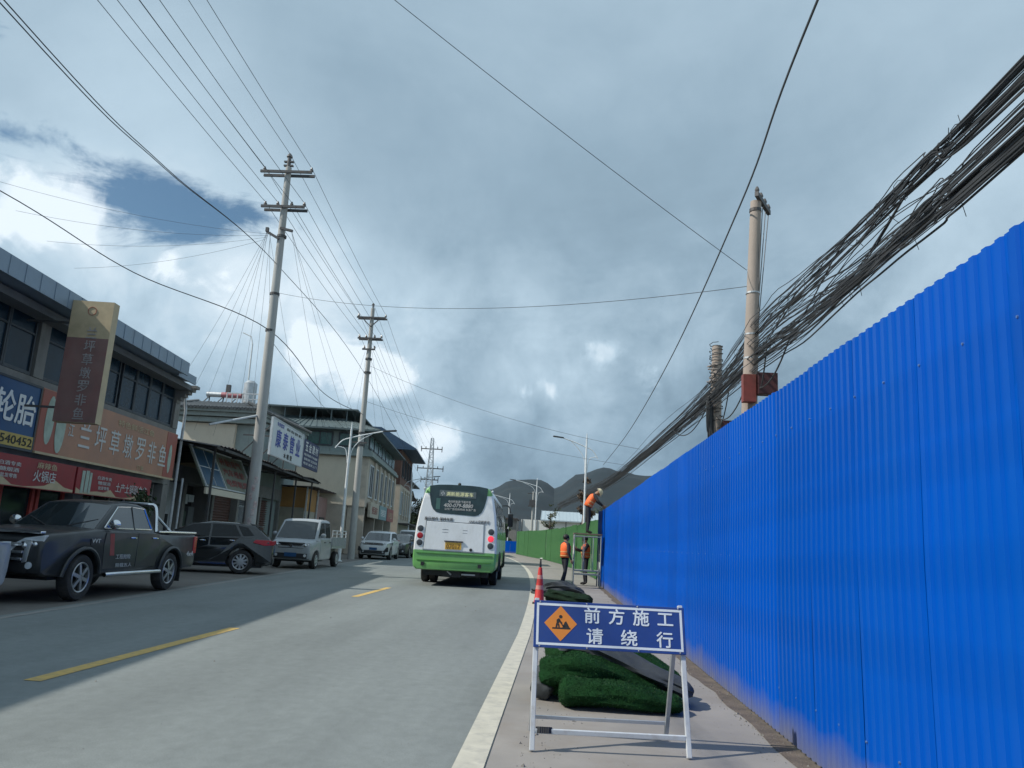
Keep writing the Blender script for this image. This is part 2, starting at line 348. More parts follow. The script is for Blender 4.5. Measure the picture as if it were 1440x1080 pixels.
for y in yv: w = .10+.14*abs(noise.noise(Vector((y*.6, 3, 0))))+.05*rnd.random(); vs += [(1.80-w, y, -.004), (1.83, y, -.004)]
b.add(vs, [(2*i, 2*i+1, 2*i+3, 2*i+2) for i in range(len(yv)-1)]); tag(b.build('dirt_strip', DIRT), kind='structure')
GRIT = mat('grey_grit', (.20, .19, .175), .9, var=.5, scale=40)
b = MB()
for i in range(2600):
    y = 3.5+26*rnd.random()**1.8; q = rnd.random()
    x = 1.78-abs(rnd.gauss(0, .12)) if q < .5 else (xr(y)+.2+abs(rnd.gauss(0, .25)) if q < .8 else rnd.uniform(xr(y)-3.5, 1.7))
    r = rnd.uniform(.003, .009) if rnd.random() < .93 else rnd.uniform(.009, .02); a = rnd.random()*6.28
    p = [Vector((x+r*math.cos(a+k*2.09)*rnd.uniform(.7, 1.3), y+r*math.sin(a+k*2.09)*rnd.uniform(.7, 1.3), -.009)) for k in range(3)]; t = Vector((x, y, -.008+r*rnd.uniform(.8, 1.3)))
    b.add([*p, t], [(0, 1, 3), (1, 2, 3), (2, 0, 3)])
tag(b.build('gravel', GRIT), kind='stuff')

# ------------------------------------------------------------------ hills
HILL = mat('wooded_hillside', (.006, .014, .018), .95, var=.6, scale=.05, dirt=(.016, .027, .025), dscale=.008, damt=.6, bump=1.0, bscale=.06)
def ridge(a):      # skyline height at 1500 m by bearing (x/y)
    P = [(-1.6, 120), (-.6, 150), (-.3, 90), (-.17, 62), (-.127, 81), (-.081, 98), (-.055, 118), (-.036, 121), (-.016, 119), (.0, 108), (.031, 137), (.059, 154), (.09, 149), (.135, 146), (.25, 170), (.5, 150), (1.6, 180)]
    for (p, hp), (q, hq) in zip(P, P[1:]):
        if a <= q:
            t = (a-p)/(q-p); t = t*t*(3-2*t); return hp+(hq-hp)*t
    return 150
b = MB(); NA, NR = 260, 40
for j in range(NR+1):
    rr = 620+j*36.0
    for i in range(NA+1):
        a = -1.15+2.3*i/NA; X, Y = rr*a, rr
        base = ridge(a)/1500.0
        t = (rr-620)/(1500-620); prof = (t*t*(3-2*t) if t < 1 else max(0, 1-.9*(t-1)))
        h = base*rr*prof
        n = noise.fractal(Vector((X*.004, Y*.004, 1)), 1, 2, 5)
        spur = noise.noise(Vector((X*.006, Y*.0025, 4)))
        h = max(-3, h*(1+.22*spur*(1-abs(2*min(t, 1)-1)*.7)) + n*11*prof + 6*noise.noise(Vector((X*.025, Y*.025, 9)))*prof)
        b.v.append(Vector((X, Y, h-1.5)))
b.f = [(j*(NA+1)+i, j*(NA+1)+i+1, (j+1)*(NA+1)+i+1, (j+1)*(NA+1)+i) for j in range(NR) for i in range(NA)]; b.m = [0]*len(b.f)
tag(b.build('hills', HILL, smooth=True), kind='structure')

# ------------------------------------------------------------------ haze
HZ = bpy.data.materials.new('thin_haze'); HZ.use_nodes = True; HZ.node_tree.nodes.clear()
pv = HZ.node_tree.nodes.new('ShaderNodeVolumePrincipled'); ho = HZ.node_tree.nodes.new('ShaderNodeOutputMaterial')
pv.inputs['Color'].default_value = (.50, .74, 1, 1); pv.inputs['Density'].default_value = .00004; pv.inputs['Anisotropy'].default_value = .2
HZ.node_tree.links.new(pv.outputs[0], ho.inputs['Volume'])
b = MB(); b.box2((-2700, -800, -4), (2700, 2800, 420)); hz = tag(b.build('haze', HZ), kind='stuff')

# ------------------------------------------------------------------ blue corrugated fence
BLUE = mat('blue_painted_sheet', (.0004, .084, .455), .36, var=.05, scale=1.2, spec=.07, dirt=(.004, .105, .44), dscale=2.2, damt=.4, low=((.20, .19, .18), .26), stretch=(1, 1, .25), perobj=.09)
SCREW = mat('screw_head', (.12, .22, .46), .35, .5)
fence = thing('corrugated_fence', 'tall bright blue corrugated steel hoarding along the pavement', 'fence', (1.8, 28.3, 0))
FX, FH, PITCHF, RIB = 1.80, 2.67, .105, .012
def sheet_profile(w):
    pr = []; n = int(round(w/PITCHF))
    for i in range(n):
        y = i*PITCHF; pr += [(y, 0), (y+.045, 0), (y+.056, RIB), (y+.094, RIB), (y+.105, 0), (y+.125, 0)] if i == n-1 else [(y, 0), (y+.045, 0), (y+.056, RIB), (y+.094, RIB)]
    return pr
b = MB(); b.tube([(.001, 0, 0), (-.006, 0, 0)], [.008, .006], 8); screw0 = b.build('screw', SCREW, fix=False)
yy = 28.3; k = 0; PW = .84
while yy > -3.4:
    b = MB((1.8, 28.3, 0)); pr = sheet_profile(PW); tilt = random.uniform(-.0006, .0006); tw = random.uniform(-.002, .002); dz = random.uniform(-.008, .008); lift = .0018*(k % 2)
    nz = 6; vs = []
    for iz in range(nz+1):
        z = .015+(FH-.015+dz)*iz/nz
        bow = .006*math.sin(z*2.4+yy*.35)+.004*noise.noise(Vector((yy*.5, z*1.3, 0)))
        for y, d in pr:
            vs.append((FX-d-.0022*y/PW+tilt*(z-1.2)/1.2+bow, yy-y, z))
    kk = len(pr)
    b.add(vs, [(j*kk+i, j*kk+i+1, (j+1)*kk+i+1, (j+1)*kk+i) for j in range(nz) for i in range(kk-1)])
    p = b.build('panel', BLUE, fence, fix=False)
    p.data.flip_normals() if False else None
    sm = p.modifiers.new('sheet', 'SOLIDIFY'); sm.thickness = .0012; sm.offset = 1
    for z in (.35, 1.32, 2.3):
        for yo in (.075, .495):
            c_ = screw0.copy(); col.objects.link(c_); c_.parent = p; c_.location = (FX-RIB+lift-1.8, yy-yo-28.3, z)
    yy -= PW-.0; k += 1
bpy.data.objects.remove(screw0)
b = MB((1.8, 28.3, 0))
for z in (.35, 1.32, 2.3): b.box2((FX+.012, -3.4, z-.03), (FX+.062, 28.3, z+.03))
b.build('rail', DARK_STEEL, fence)
y = 27.9
while y > -3:
    b = MB((1.8, 28.3, 0)); b.box2((FX+.064, y-.03, 0), (FX+.124, y+.03, 2.6)); b.build('post', DARK_STEEL, fence); y -= 3.0
b = MB((1.8, 28.3, 0)); b.box2((FX-.04, 28.305, .01), (FX+.3, 28.33, FH)); b.build('end_panel', BLUE, fence)
b = MB((1.8, 28.3, 0)); b.add([(1.62, 28.36, .01), (1.795, 28.34, .01), (1.795, 28.34, FH-.02), (1.62, 28.36, FH-.06), (1.62, 28.39, .01), (1.795, 28.37, .01), (1.795, 28.37, FH-.02), (1.62, 28.39, FH-.06)], [(0, 1, 2, 3), (7, 6, 5, 4), (0, 3, 7, 4), (1, 5, 6, 2), (3, 2, 6, 7), (0, 4, 5, 1)]); b.build('return_panel', mat('shade_blue_sheet', (.003, .028, .11), .5, var=.1), fence)  # navy colour puts the shade on this return panel into the paint

# ------------------------------------------------------------------ green turf hoarding
def turf_mat(name, c, var=.35):
    return mat(name, c, .95, var=var, scale=9, bump=.9, bscale=150, dirt=(c[0]*1.6, c[1]*1.25, c[2]*1.1), dscale=2.0, damt=.5, spec=.1)
TURFW = turf_mat('artificial_turf_wall', (.055, .155, .06), .2)
TURF = turf_mat('artificial_turf', (.012, .050, .016))
TURFB = mat('turf_backing', (.05, .058, .062), .9, var=.25, scale=12, bump=.3, bscale=200)
gf = thing('turf_fence', 'green hoarding faced with artificial turf curving beyond the scaffold', 'fence', (2.0, 28.5, 0))
ys = [28.5+2.4*i for i in range(31)]
for i, (y0, y1) in enumerate(zip(ys, ys[1:])):
    b = MB((2.0, 28.5, 0)); x0, x1 = greenx(y0), greenx(y1); d = random.uniform(-.02, .02); h = 2.52+random.uniform(-.03, .03)+(y0-28)*.004
    b.box2((0, 0, 0), (0, 0, 0)); b.v.clear(); b.f.clear(); b.m.clear()
    n = 4; vs = []
    for j in range(n+1):
        t = j/n; X = x0+(x1-x0)*t+d+.015*math.sin(t*3.1+i); Y = y0+(y1-y0-.012)*t
        vs += [(X, Y, 0.02), (X+.015*random.random(), Y, h*.5), (X, Y, h), (X+.05, Y, h), (X+.05, Y, .02)]
    fs = [(j*5+q, j*5+q+1, (j+1)*5+q+1, (j+1)*5+q) for j in range(n) for q in range(4)] + [(0, 1, 2, 3, 4), tuple(n*5+q for q in (4, 3, 2, 1, 0))]
    b.add(vs, fs); b.build('panel', TURFW, gf)
# far blue barrier where the road bends
bb = thing('construction_barrier', 'far short blue barrier closing the bend past the turf hoarding', 'barrier', (-5.6, 106, 0))
for i in range(3):
    b = MB((-5.6, 106, 0)); b.box2((-7.2+i*.82, 105.96, .0), (-6.40+i*.82, 106.0, 1.6)); b.build('panel', BLUE, bb)

# ------------------------------------------------------------------ building A: two-storey shop house
WALL_G = mat('grey_render', (.24, .235, .22), .85, var=.15, scale=2, bump=.15, bscale=40, dirt=(.10, .095, .085), damt=.6, stretch=(1, 1, .5))
WALL_C = mat('cream_render', (.62, .56, .45), .85, var=.08, scale=1.5, bump=.1, bscale=40, dirt=(.3, .26, .2), damt=.4, stretch=(1, 1, .4))
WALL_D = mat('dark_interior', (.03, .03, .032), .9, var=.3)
FASCIA = mat('blue_grey_roof_sheet', (.24, .31, .38), .45, .1, var=.12, scale=2, dirt=(.17, .19, .20), dscale=2, damt=.5)
SOFFIT = mat('grey_soffit', (.16, .17, .175), .8, var=.15)
GLZ = mat('blue_tinted_glazing', (.012, .030, .048), .22, var=.3, scale=1.5, spec=.2)
MULL = mat('dark_window_frame', (.05, .06, .07), .5)
SHUT = mat('grey_roller_shutter', (.17, .175, .18), .55, .2, var=.12, dirt=(.1, .09, .08), damt=.5)
SHUTR = mat('rust_roller_shutter', (.13, .065, .05), .65, var=.2, dirt=(.07, .05, .04), damt=.6)
REDP = mat('red_door_paint', (.33, .035, .025), .6, var=.12, dirt=(.12, .05, .04), damt=.4)
CURT = mat('dark_blue_curtain_sheet', (.022, .045, .075), .6, var=.25, scale=2)

bA, oA = row_thing('shop_house', 'two-storey shop house with blue-grey metal eaves and the tyre and fish signs', 'building', 5, 0)
bA.location = L(5, 0)
oA = (0, 5, 0)
def LB(off): return MB(off)
def bx(b, u0, u1, v0, v1, z0, z1, m=0): b.box2((-v1, u0, z0), (-v0, u1, z1), m)
b = LB(oA); bx(b, -2, 28.1, 6.4, 14, 0, 6.25); bx(b, -2, 28.1, 5.02, 6.42, 4.42, 4.72); bx(b, -2, 28.1, 5.0, 6.4, 2.7, 4.4)
for u in (-1.8, 4.9, 9.8, 13.2, 16.2, 21.8, 27.75): bx(b, u-.2, u+.33, 5.0, 6.4, 0, 2.69)
for u in (-1.8, 3.2, 9.2, 18.9, 27.8): bx(b, u-.15, u+.28, 5.0, 6.4, 4.73, 6.26)
b.build('wall', WALL_G, bA)
b = LB(oA); bx(b, -2, 25.7, 3.98, 14.3, 6.36, 6.42); bx(b, -2, 25.72, 3.94, 4.0, 6.30, 6.74); bx(b, 25.69, 27.3, 4.25, 4.31, 6.28, 6.56); bx(b, 25.7, 27.3, 4.28, 14, 6.38, 6.43)
b.add([(-3.98, -2, 6.74), (-3.98, 25.7, 6.74), (-9, 25.7, 8.1), (-9, -2, 8.1)], [(0, 1, 2, 3)]); b.add([(-14.3, -2, 6.74), (-14.3, 25.7, 6.74), (-9, 25.7, 8.1), (-9, -2, 8.1)], [(0, 1, 2, 3)])
for i in range(46): bx(b, -2+i*.6, -1.965+i*.6, 3.925, 3.945, 6.32, 6.73)
rf = b.build('roof', FASCIA, bA)
b = LB(oA); bx(b, -2, 27.6, 4.5, 5.0, 6.12, 6.30); bx(b, -2, 27.9, 4.86, 6.41, 6.26, 6.34); b.build('soffit_beam', SOFFIT, bA)
b = LB(oA)
for i in range(7): bx(b, 27.62, 27.95, 5.1-i*.13, 5.4, 5.55+i*.11, 5.655+i*.11)
b.build('corbel', WALL_G, bA)
# upper windows
u = -1.5
for (a, c) in ((-1.5, 3.0), (3.5, 9.0), (9.5, 13.9), (14.1, 18.7), (19.2, 23.3), (23.45, 27.6)):
    n = 4; w = (c-a)/n
    for i in range(n):
        f = LB(oA); x0 = a+i*w; x1 = x0+w-.015
        bx(f, x0, x0+.06, 5.05, 5.13, 4.74, 6.24); bx(f, x1-.06, x1, 5.05, 5.13, 4.74, 6.24); bx(f, x0+.061, x1-.061, 5.05, 5.13, 6.16, 6.24); bx(f, x0+.061, x1-.061, 5.05, 5.13, 4.74, 4.82); bx(f, x0+.061, x1-.061, 5.055, 5.12, 5.74, 5.79)
        wn = f.build('window', MULL, bA)
        p = LB(oA); bx(p, x0+.05, x1-.05, 5.088, 5.098, 4.8, 6.2); p.build('pane', GLZ, wn)
        q = LB(oA); pts = []                                         # blinds hanging inside
        for j in range(21): uu = x0+.07+(x1-x0-.14)*j/20; vv = 5.24+.035*math.sin(j*1.9+i); pts += [(-vv, uu, 4.84), (-vv, uu, 6.15)]
        q.add(pts, [(2*j, 2*j+2, 2*j+3, 2*j+1) for j in range(20)]); q.build('curtain', CURT, wn)
# ground floor bays
for i, (a, c, kind) in enumerate(((-1.4, 4.6, 's'), (5.3, 9.5, 's'), (10.2, 12.9, 's'), (13.6, 15.9, 's'), (16.6, 21.5, 'r'), (22.2, 27.5, 'g'))):
    if kind == 's':
        s = LB(oA); n = 26
        for j in range(n): z = .02+j*2.66/n; s.add([(-5.25, a, z), (-5.25, c, z), (-5.215, c, z+.05), (-5.215, a, z+.05), (-5.25, c, z+2.6/n), (-5.25, a, z+2.6/n)], [(0, 1, 2, 3), (3, 2, 4, 5)])
        s.build('shutter', SHUT, bA, fix=False)
    elif kind == 'r':
        for (x0, x1) in ((16.65, 18.4), (18.5, 20.0), (20.1, 21.45)):
            d = LB(oA); bx(d, x0, x0+.13, 5.15, 5.3, 0, 2.2); bx(d, x1-.13, x1, 5.15, 5.3, 0, 2.2); bx(d, x0+.131, x1-.131, 5.15, 5.3, 2.02, 2.2); bx(d, x0+.131, x1-.131, 5.15, 5.3, .02, .4)
            dr = d.build('door', REDP, bA); p = LB(oA); bx(p, x0+.1, x1-.1, 5.21, 5.23, .3, 2.1); p.build('pane', A_GLASS, dr)
    else:
        d = LB(oA); bx(d, 22.2, 27.5, 5.3, 5.36, .0, .9); bx(d, 22.2, 27.5, 5.3, 5.36, 2.1, 2.3)
        for q in range(6): bx(d, 22.2+q*1.04, 22.3+q*1.04, 5.29, 5.37, 0, 2.68)
        d.build('shop_window', WALL_G, bA); p = LB(oA); bx(p, 22.2, 27.5, 5.325, 5.335, .9, 2.1); p.build('pane', A_GLASS, bA)
b = LB(oA); b.tube([(-4.93, 28.45, .05), (-4.93, 28.45, 5.5), (-4.93, 28.1, 6.2)], .055, 8); b.tube([(-4.8, 28.75, .02), (-4.8, 28.75, 3.0)], .04, 8); b.build('drainpipe', GREY_PAINT, bA, smooth=True)

def face_v(u, v, z): return TM((-v, u, z), (0, 1, 0), (0, 0, 1))
def sign_board(name, label, u0, u1, v, z0, z1, thick, material, frame=None, cat='shop sign', group=None, lean=0):
    o, off = row_thing(name, label, cat, u0, v, 0, group)
    b = MB(off); bx(b, u0, u1, v, v+thick, z0, z1); b.build('board', material, o)
    if frame:
        b = MB(off); f = .045
        bx(b, u0-.01, u1+.01, v-.02, v+.02, z1-f, z1+.01); bx(b, u0-.01, u1+.01, v-.02, v+.02, z0-.01, z0+f); bx(b, u0-.01, u0+f, v-.021, v+.021, z0+f, z1-f); bx(b, u1-f, u1+.01, v-.021, v+.021, z0+f, z1-f)
        b.build('frame', frame, o)
    b = MB(off)
    for u in (u0+.4, u1-.4): bx(b, u-.03, u+.03, v+thick, 5.02, (z0+z1)/2-.03, (z0+z1)/2+.03)
    b.build('bracket', DARK_STEEL, o)
    return o, off
def txt_row(o, off, text, u, v, z, w, h, material, **kw):
    return lettering(text, w, h, material, o, face_v(u-off[1], v+off[0], z), **kw)
S_BLUE = mat('faded_blue_sign', (.012, .075, .20), .45, var=.15, scale=1.5, dirt=(.05, .10, .17), damt=.4)
S_YEL = mat('yellow_sign_strip', (.52, .38, .10), .5, var=.12)
S_ORG = mat('faded_orange_sign', (.42, .22, .14), .55, var=.14, scale=1.3, dirt=(.36, .21, .16), dscale=1.2, damt=.5)
S_PINK = mat('faded_red_sign', (.36, .105, .075), .55, var=.15, scale=1.2, dirt=(.3, .14, .1), damt=.5)
S_RED = mat('red_sign_print', (.30, .025, .03), .5, var=.2, scale=1.6, dirt=(.16, .03, .03), damt=.5)
S_CRM = mat('cream_sign_print', (.50, .40, .25), .6)
S_WHT = mat('white_sign_print', (.62, .66, .68), .5, var=.06, scale=2)
S_GRN = mat('pale_green_print', (.38, .46, .38), .6, var=.2, scale=4)
INK = mat('black_ink', (.02, .02, .02), .6)
INKB = mat('blue_ink', (.03, .055, .34), .5, var=.1)
GREYL = mat('grey_lettering', (.56, .56, .54), .6, var=.08)
o, f = sign_board('shop_sign', 'blue tyre shop sign with big white characters over a yellow number strip', 9.6, 18.72, 4.7, 2.85, 4.46, .12, S_BLUE, MULL)
b = MB(f); bx(b, 9.7, 18.66, 4.675, 4.7, 2.9, 3.2); b.build('number_strip', S_YEL, o)
txt_row(o, f, '汽车轮胎', 16.95, 4.69, 3.80, 3.3, .74, WHITE_L, bold=.03)
txt_row(o, f, '3540452', 17.88, 4.67, 3.05, 1.5, .2, INK, bold=.02)
b = MB(f)
for i in range(5): bx(b, 12+i*.02, 14.6+i*.05, 4.69, 4.699, 4.2-i*.12, 4.235-i*.12)
b.build('print', S_WHT, o)
o, f = sign_board('shop_sign', 'long faded orange fish restaurant sign with white characters under the upper windows', 18.78, 27.5, 4.7, 2.88, 4.47, .16, S_ORG, None)
b = MB(f); bx(b, 18.80, 19.9, 4.69, 4.70, 2.9, 4.45); b.build('red_panel', S_PINK, o); b = MB(f); bx(b, 26.6, 27.47, 4.69, 4.70, 2.9, 4.45); b.build('red_panel', S_PINK, o)
def fish(b, u, z, w, h, v):
    n = 18; b.prism([(u+w*math.cos(2*math.pi*i/n), z+h*math.sin(2*math.pi*i/n)) for i in range(n)], lambda p, q: (-v, p, q), lambda p, q: (-v+.006, p, q))
for a_ in ((19.25, 3.72, .2, .62, 4.688), (19.8, 3.6, .23, .66, 4.684), (27.0, 3.55, .14, .5, 4.688)): b = MB(f); fish(b, *a_); b.build('fish_print', S_GRN, o)
b = MB(f); bx(b, 18.79, 27.5, 4.655, 4.705, 2.84, 2.90); b.build('trim', S_CRM, o)
txt_row(o, f, '江', 20.35, 4.69, 3.62, .28, .34, GREYL); txt_row(o, f, '三江', 20.75, 4.69, 4.15, .62, .24, GREYL)
for i, ch in enumerate('兰坪草墩罗非鱼'): txt_row(o, f, ch, 21.1+i*.88, 4.69, 3.60, .62, .72, GREYL, bold=.006)
txt_row(o, f, '特色鲜活江鱼', 24.2, 4.69, 4.22, 2.6, .2, S_CRM)
txt_row(o, f, '订餐', 24.8, 4.69, 3.03, .5, .14, S_CRM)
# two printed red banners over the doors
for (u0, u1, t1, lab) in ((15.2, 20.75, '火锅店', 'red printed banner reading hot pot shop above the red doors'), (20.85, 25.6, '土产土锅副食店', 'red printed banner with a row of pale characters, below the orange fish sign')):
    o, f = sign_board('shop_banner', lab, u0, u1, 4.6, 1.98, 2.70, .05, S_RED, None, 'banner')
    b = MB(f); n = 12
    base = 17.4 if u0 < 16 else 22.0
    b.prism([(u0+.02, 2.0), (u1-.02, 2.0)] + [(u1-.02-(u1-u0-.04)*i/n, 2.06+.05*math.sin(i*.9)+(.14 if i % 5 == 2 else 0)) for i in range(n+1)], lambda p, q: (-4.592, p, q), lambda p, q: (-4.598, p, q))
    b.build('print', S_CRM, o)
    b = MB(f); bx(b, base-.9, base-.75, 4.585, 4.597, 2.02, 2.62); bx(b, base-.7, base-.52, 4.585, 4.597, 2.04, 2.64); bx(b, base-.48, base-.36, 4.585, 4.597, 2.03, 2.6); b.build('bottle_print', S_GRN, o)
    for i in range(3): txt_row(o, f, ('白酒专卖', '糖烟酒', '批发零售')[i], base+.4, 4.59, 2.5-i*.14, .85-.1*i, .10, GREYL)
    txt_row(o, f, t1, base+(1.9 if len(t1) == 3 else 2.2), 4.59, 2.3, 1.0 if len(t1) == 3 else 2.15, .28, GREYL, bold=.01)
    if len(t1) == 3: txt_row(o, f, '麻辣鱼', base+1.95, 4.59, 2.56, .9, .16, S_CRM)
# blade sign
o, f = row_thing('blade_sign', 'tall vertical blade sign, cream above and faded red below, projecting from the shop house', 'blade sign', 18, 4, 0)
b = MB(f); bx(b, 18, 18.28, 2.93, 3.93, 3.55, 6.55); b.build('box', S_CRM, o)
b = MB(f); bx(b, 17.992, 18.0, 2.932, 3.928, 3.56, 5.62); b.build('red_panel', mat('faded_brown_red_print', (.235, .135, .12), .6, var=.2, scale=1.5, dirt=(.30, .10, .085), dscale=1.3, damt=.6), o)
for i, ch in enumerate('兰坪草墩罗非鱼'): lettering(ch, .26, .28, mat('faint_lettering', (.36, .33, .32), .7, var=.25, scale=8), o, TM((-3.35-f[0], 17.985-f[1], 5.75-i*.33), (1, 0, 0), (0, 0, 1)))
b = MB(f)
for i in range(24): a, c = 2*math.pi*i/24, 2*math.pi*(i+1)/24; b.bar((-3.43+.1*math.cos(a), 17.995, 6.3+.1*math.sin(a)), (-3.43+.1*math.cos(c), 17.995, 6.3+.1*math.sin(c)), .012)
b.build('emblem', S_PINK, o)
for i in range(3): 
    b = MB(f)
b.bar((-3.9, 18.1, 3.9), (-4.9, 18.1, 3.9), .05); b.bar((-3.9, 18.1, 6.0), (-5.0, 18.1, 6.0), .05); b.build('bracket', DARK_STEEL, o)

# ------------------------------------------------------------------ low sheds with canopies
RUST = mat('dark_rusty_sheet', (.075, .07, .07), .75, .1, var=.25, scale=3, dirt=(.13, .075, .05), dscale=3, damt=.6)
bB, oB = row_thing('shop_shed', 'low dark shop shed with rusty sheet canopy beside the concrete pole', 'building', 29, 0)
oB = (0, 29, 0)
b = LB(oB); bx(b, 28.9, 46.2, 7.0, 13, 0, 3.9); 
for u in (28.95, 31.2, 34.6, 38.2, 42.0, 46.0): bx(b, u-.02, u+.25, 5.6, 6.99, 0, 3.6)
bx(b, 28.95, 46.25, 5.58, 6.98, 3.0, 3.62); b.build('wall', WALL_G, bB)
b = LB(oB)
n = 88; vs = []
for i in range(n+1):
    u = 28.3+i*18.6/n; dz = .025*(1 if i % 2 else -1); sag = .05*math.sin(u*1.3)
    vs += [(-3.45-.06*noise.noise(Vector((u*2, 0, 0))), u, 4.28+dz+sag), (-8, u, 4.75+dz), (-13.5, u, 4.2+dz)]
b.add(vs, [(3*i+q, 3*i+q+1, 3*i+q+4, 3*i+q+3) for i in range(n) for q in range(2)]); b.build('roof', RUST, bB, fix=False)
b = LB(oB)
for u in (29.2, 33.8, 38, 42.4, 46.4): b.bar((-3.9, u, 0), (-3.9, u, 4.25), .08); b.bar((-3.5, u, 4.18), (-7, u, 4.5), .07)
b.bar((-3.6, 28.4, 4.2), (-3.6, 46.8, 4.2), .07, .1); b.bar((-5.2, 28.4, 4.35), (-5.2, 46.8, 4.35), .06, .08)
b.build('canopy_frame', DARK_STEEL, bB)
# bays: pale door, shelves, shutters, grille
b = LB(oB); bx(b, 29.25, 31.15, 5.9, 5.98, 0, 2.95); b.build('side_panel', S_WHT if False else GREY_PAINT, bB)
b = LB(oB); bx(b, 29.7, 30.6, 5.88, 5.9, .9, 1.7)
for i in range(4): bx(b, 29.72+.2*i, 29.75+.2*i, 5.86, 5.88, .9, 1.7)
b.build('grille', WALL_D, bB)
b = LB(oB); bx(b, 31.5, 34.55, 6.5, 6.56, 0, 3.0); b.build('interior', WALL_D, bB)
for (a, c, z0, z1, m_) in ((31.6, 32.15, .5, 2.3, WALL_C), (32.3, 33.3, 2.2, 2.6, S_WHT), (33.4, 34.0, 2.3, 2.6, S_WHT), (33.5, 34.2, .5, 2.1, SOFFIT), (32.35, 33.3, .3, 1.9, mat('green_door', (.03, .06, .04), .6))):
    b = LB(oB); bx(b, a, c, 6.2, 6.45, z0, z1); b.build('display_panel', m_, bB)
for (a, c, m_) in ((34.9, 38.15, SHUTR), (38.5, 41.95, SHUT), (42.3, 45.9, SHUTR)):
    s = LB(oB); n = 24
    for j in range(n): z = .02+j*2.9/n; s.add([(-5.95, a, z), (-5.95, c, z), (-5.91, c, z+.06), (-5.91, a, z+.06), (-5.95, c, z+2.9/n), (-5.95, a, z+2.9/n)], [(0, 1, 2, 3), (3, 2, 4, 5)])
    s.build('shutter', m_, bB, fix=False)
b = LB(oB)
for i in range(16): u = 38.6+i*.21; b.bar((-5.7, u, .1), (-5.7, u, 2.4), .03)
for z in (.1, 1.2, 2.4): b.bar((-5.7, 38.5, z), (-5.7, 41.9, z), .04)
b.build('gate', GREY_PAINT, bB)
# sloped awning boards
GREENISH = mat('faded_green_board', (.17, .19, .15), .7, var=.2, scale=1.5, dirt=(.24, .16, .11), damt=.5)
o, f = row_thing('awning_sign', 'sloping awning sign with a blue price board and red characters under the shed canopy', 'awning sign', 29.3, 4.0, 0)
sl = Vector((-.75, 0, 1.45)).normalized(); nrm_ = Vector((0, 1, 0)).cross(sl)
def slope(u, t, lift=0): return Vector((-4.0, u, 2.78)) + sl*t + nrm_*lift
b = MB(f); b.prism([(28.9, 0), (35.2, 0), (35.2, 1.7), (28.9, 1.7)], lambda p, q: slope(p, q, -.05), lambda p, q: slope(p, q, 0)); b.build('board', GREENISH, o)
b = MB(f); b.prism([(29.1, .1), (31.3, .1), (31.3, 1.6), (29.1, 1.6)], lambda p, q: slope(p, q, .002), lambda p, q: slope(p, q, .012)); b.build('blue_panel', mat('dull_blue_panel', (.03, .09, .16), .5, var=.2), o)
b = MB(f)
for u in (29.02, 31.38, 35.2): b.bar(slope(u, 0, .01), slope(u, 1.7, .01), .07, .05)
for t in (.02, 1.7): b.bar(slope(28.95, t, .012), slope(35.2, t, .012), .07, .05)
b.bar(slope(30.2, .1, .016), slope(30.2, 1.6, .016), .03); b.bar(slope(29.1, .85, .016), slope(31.3, .85, .016), .03)
b.build('frame', GREY_PAINT, o)
b = MB(f); b.bar((-3.98, 28.9, 2.62), (-3.98, 35.2, 2.62), .08, .24); b.build('valance', WALL_C, o)
RDK = mat('dull_red_print', (.28, .05, .045), .6, var=.2)
for r_, (t_, s_) in enumerate((('补胎充气', .30), ('汽车维修', .30), ('电焊氧焊', .28))):
    c = slope(33.3, 1.35-r_*.48, .014)-Vector(f); lettering(t_, 2.9, .34, RDK, o, TM(c, (0, 1, 0), sl))
# signs standing on the canopy
o, f = sign_board('roof_sign', 'large white hardware sign with blue characters standing on the shed canopy', 35.5, 41.9, 3.6, 4.72, 6.48, .1, S_WHT, GREY_PAINT, 'roof sign')
for i, ch in enumerate('康泰管业'): txt_row(o, f, ch, 36.75+i*1.33, 3.59, 5.62, .95, .88, INKB, bold=.03)
txt_row(o, f, '专业批发', 36.9, 3.59, 6.27, 1.3, .2, INKB); txt_row(o, f, '给水 排水 管件 阀门', 39.7, 3.59, 6.26, 3.2, .15, INK)
for i, ch in enumerate('水暖管'): txt_row(o, f, ch, 38.2+i*.62, 3.59, 4.94, .44, .26, INK, bold=.02)
b = MB(f)
for u in (36, 38.7, 41.4): b.bar((-3.75, u, 4.3), (-3.75, u, 6.4), .05); b.bar((-3.75, u, 6.2), (-5.2, u, 4.6), .05)
b.build('strut', DARK_STEEL, o)
o, f = sign_board('roof_sign', 'dark blue building-materials sign with white lines next to the white sign', 42.0, 46.1, 3.6, 4.8, 6.32, .1, mat('navy_sign', (.018, .028, .10), .5, var=.1), None, 'roof sign')
for i, ch in enumerate('五金建材'): txt_row(o, f, ch, 42.75+i*.87, 3.59, 5.95, .68, .5, WHITE_L, bold=.02)
for i, t_ in enumerate(('电线电缆 开关插座', '油漆涂料 卫浴洁具', '电话 送货上门')): txt_row(o, f, t_, 44.0, 3.59, 5.5-i*.24, 3.4, .14, WHITE_L)

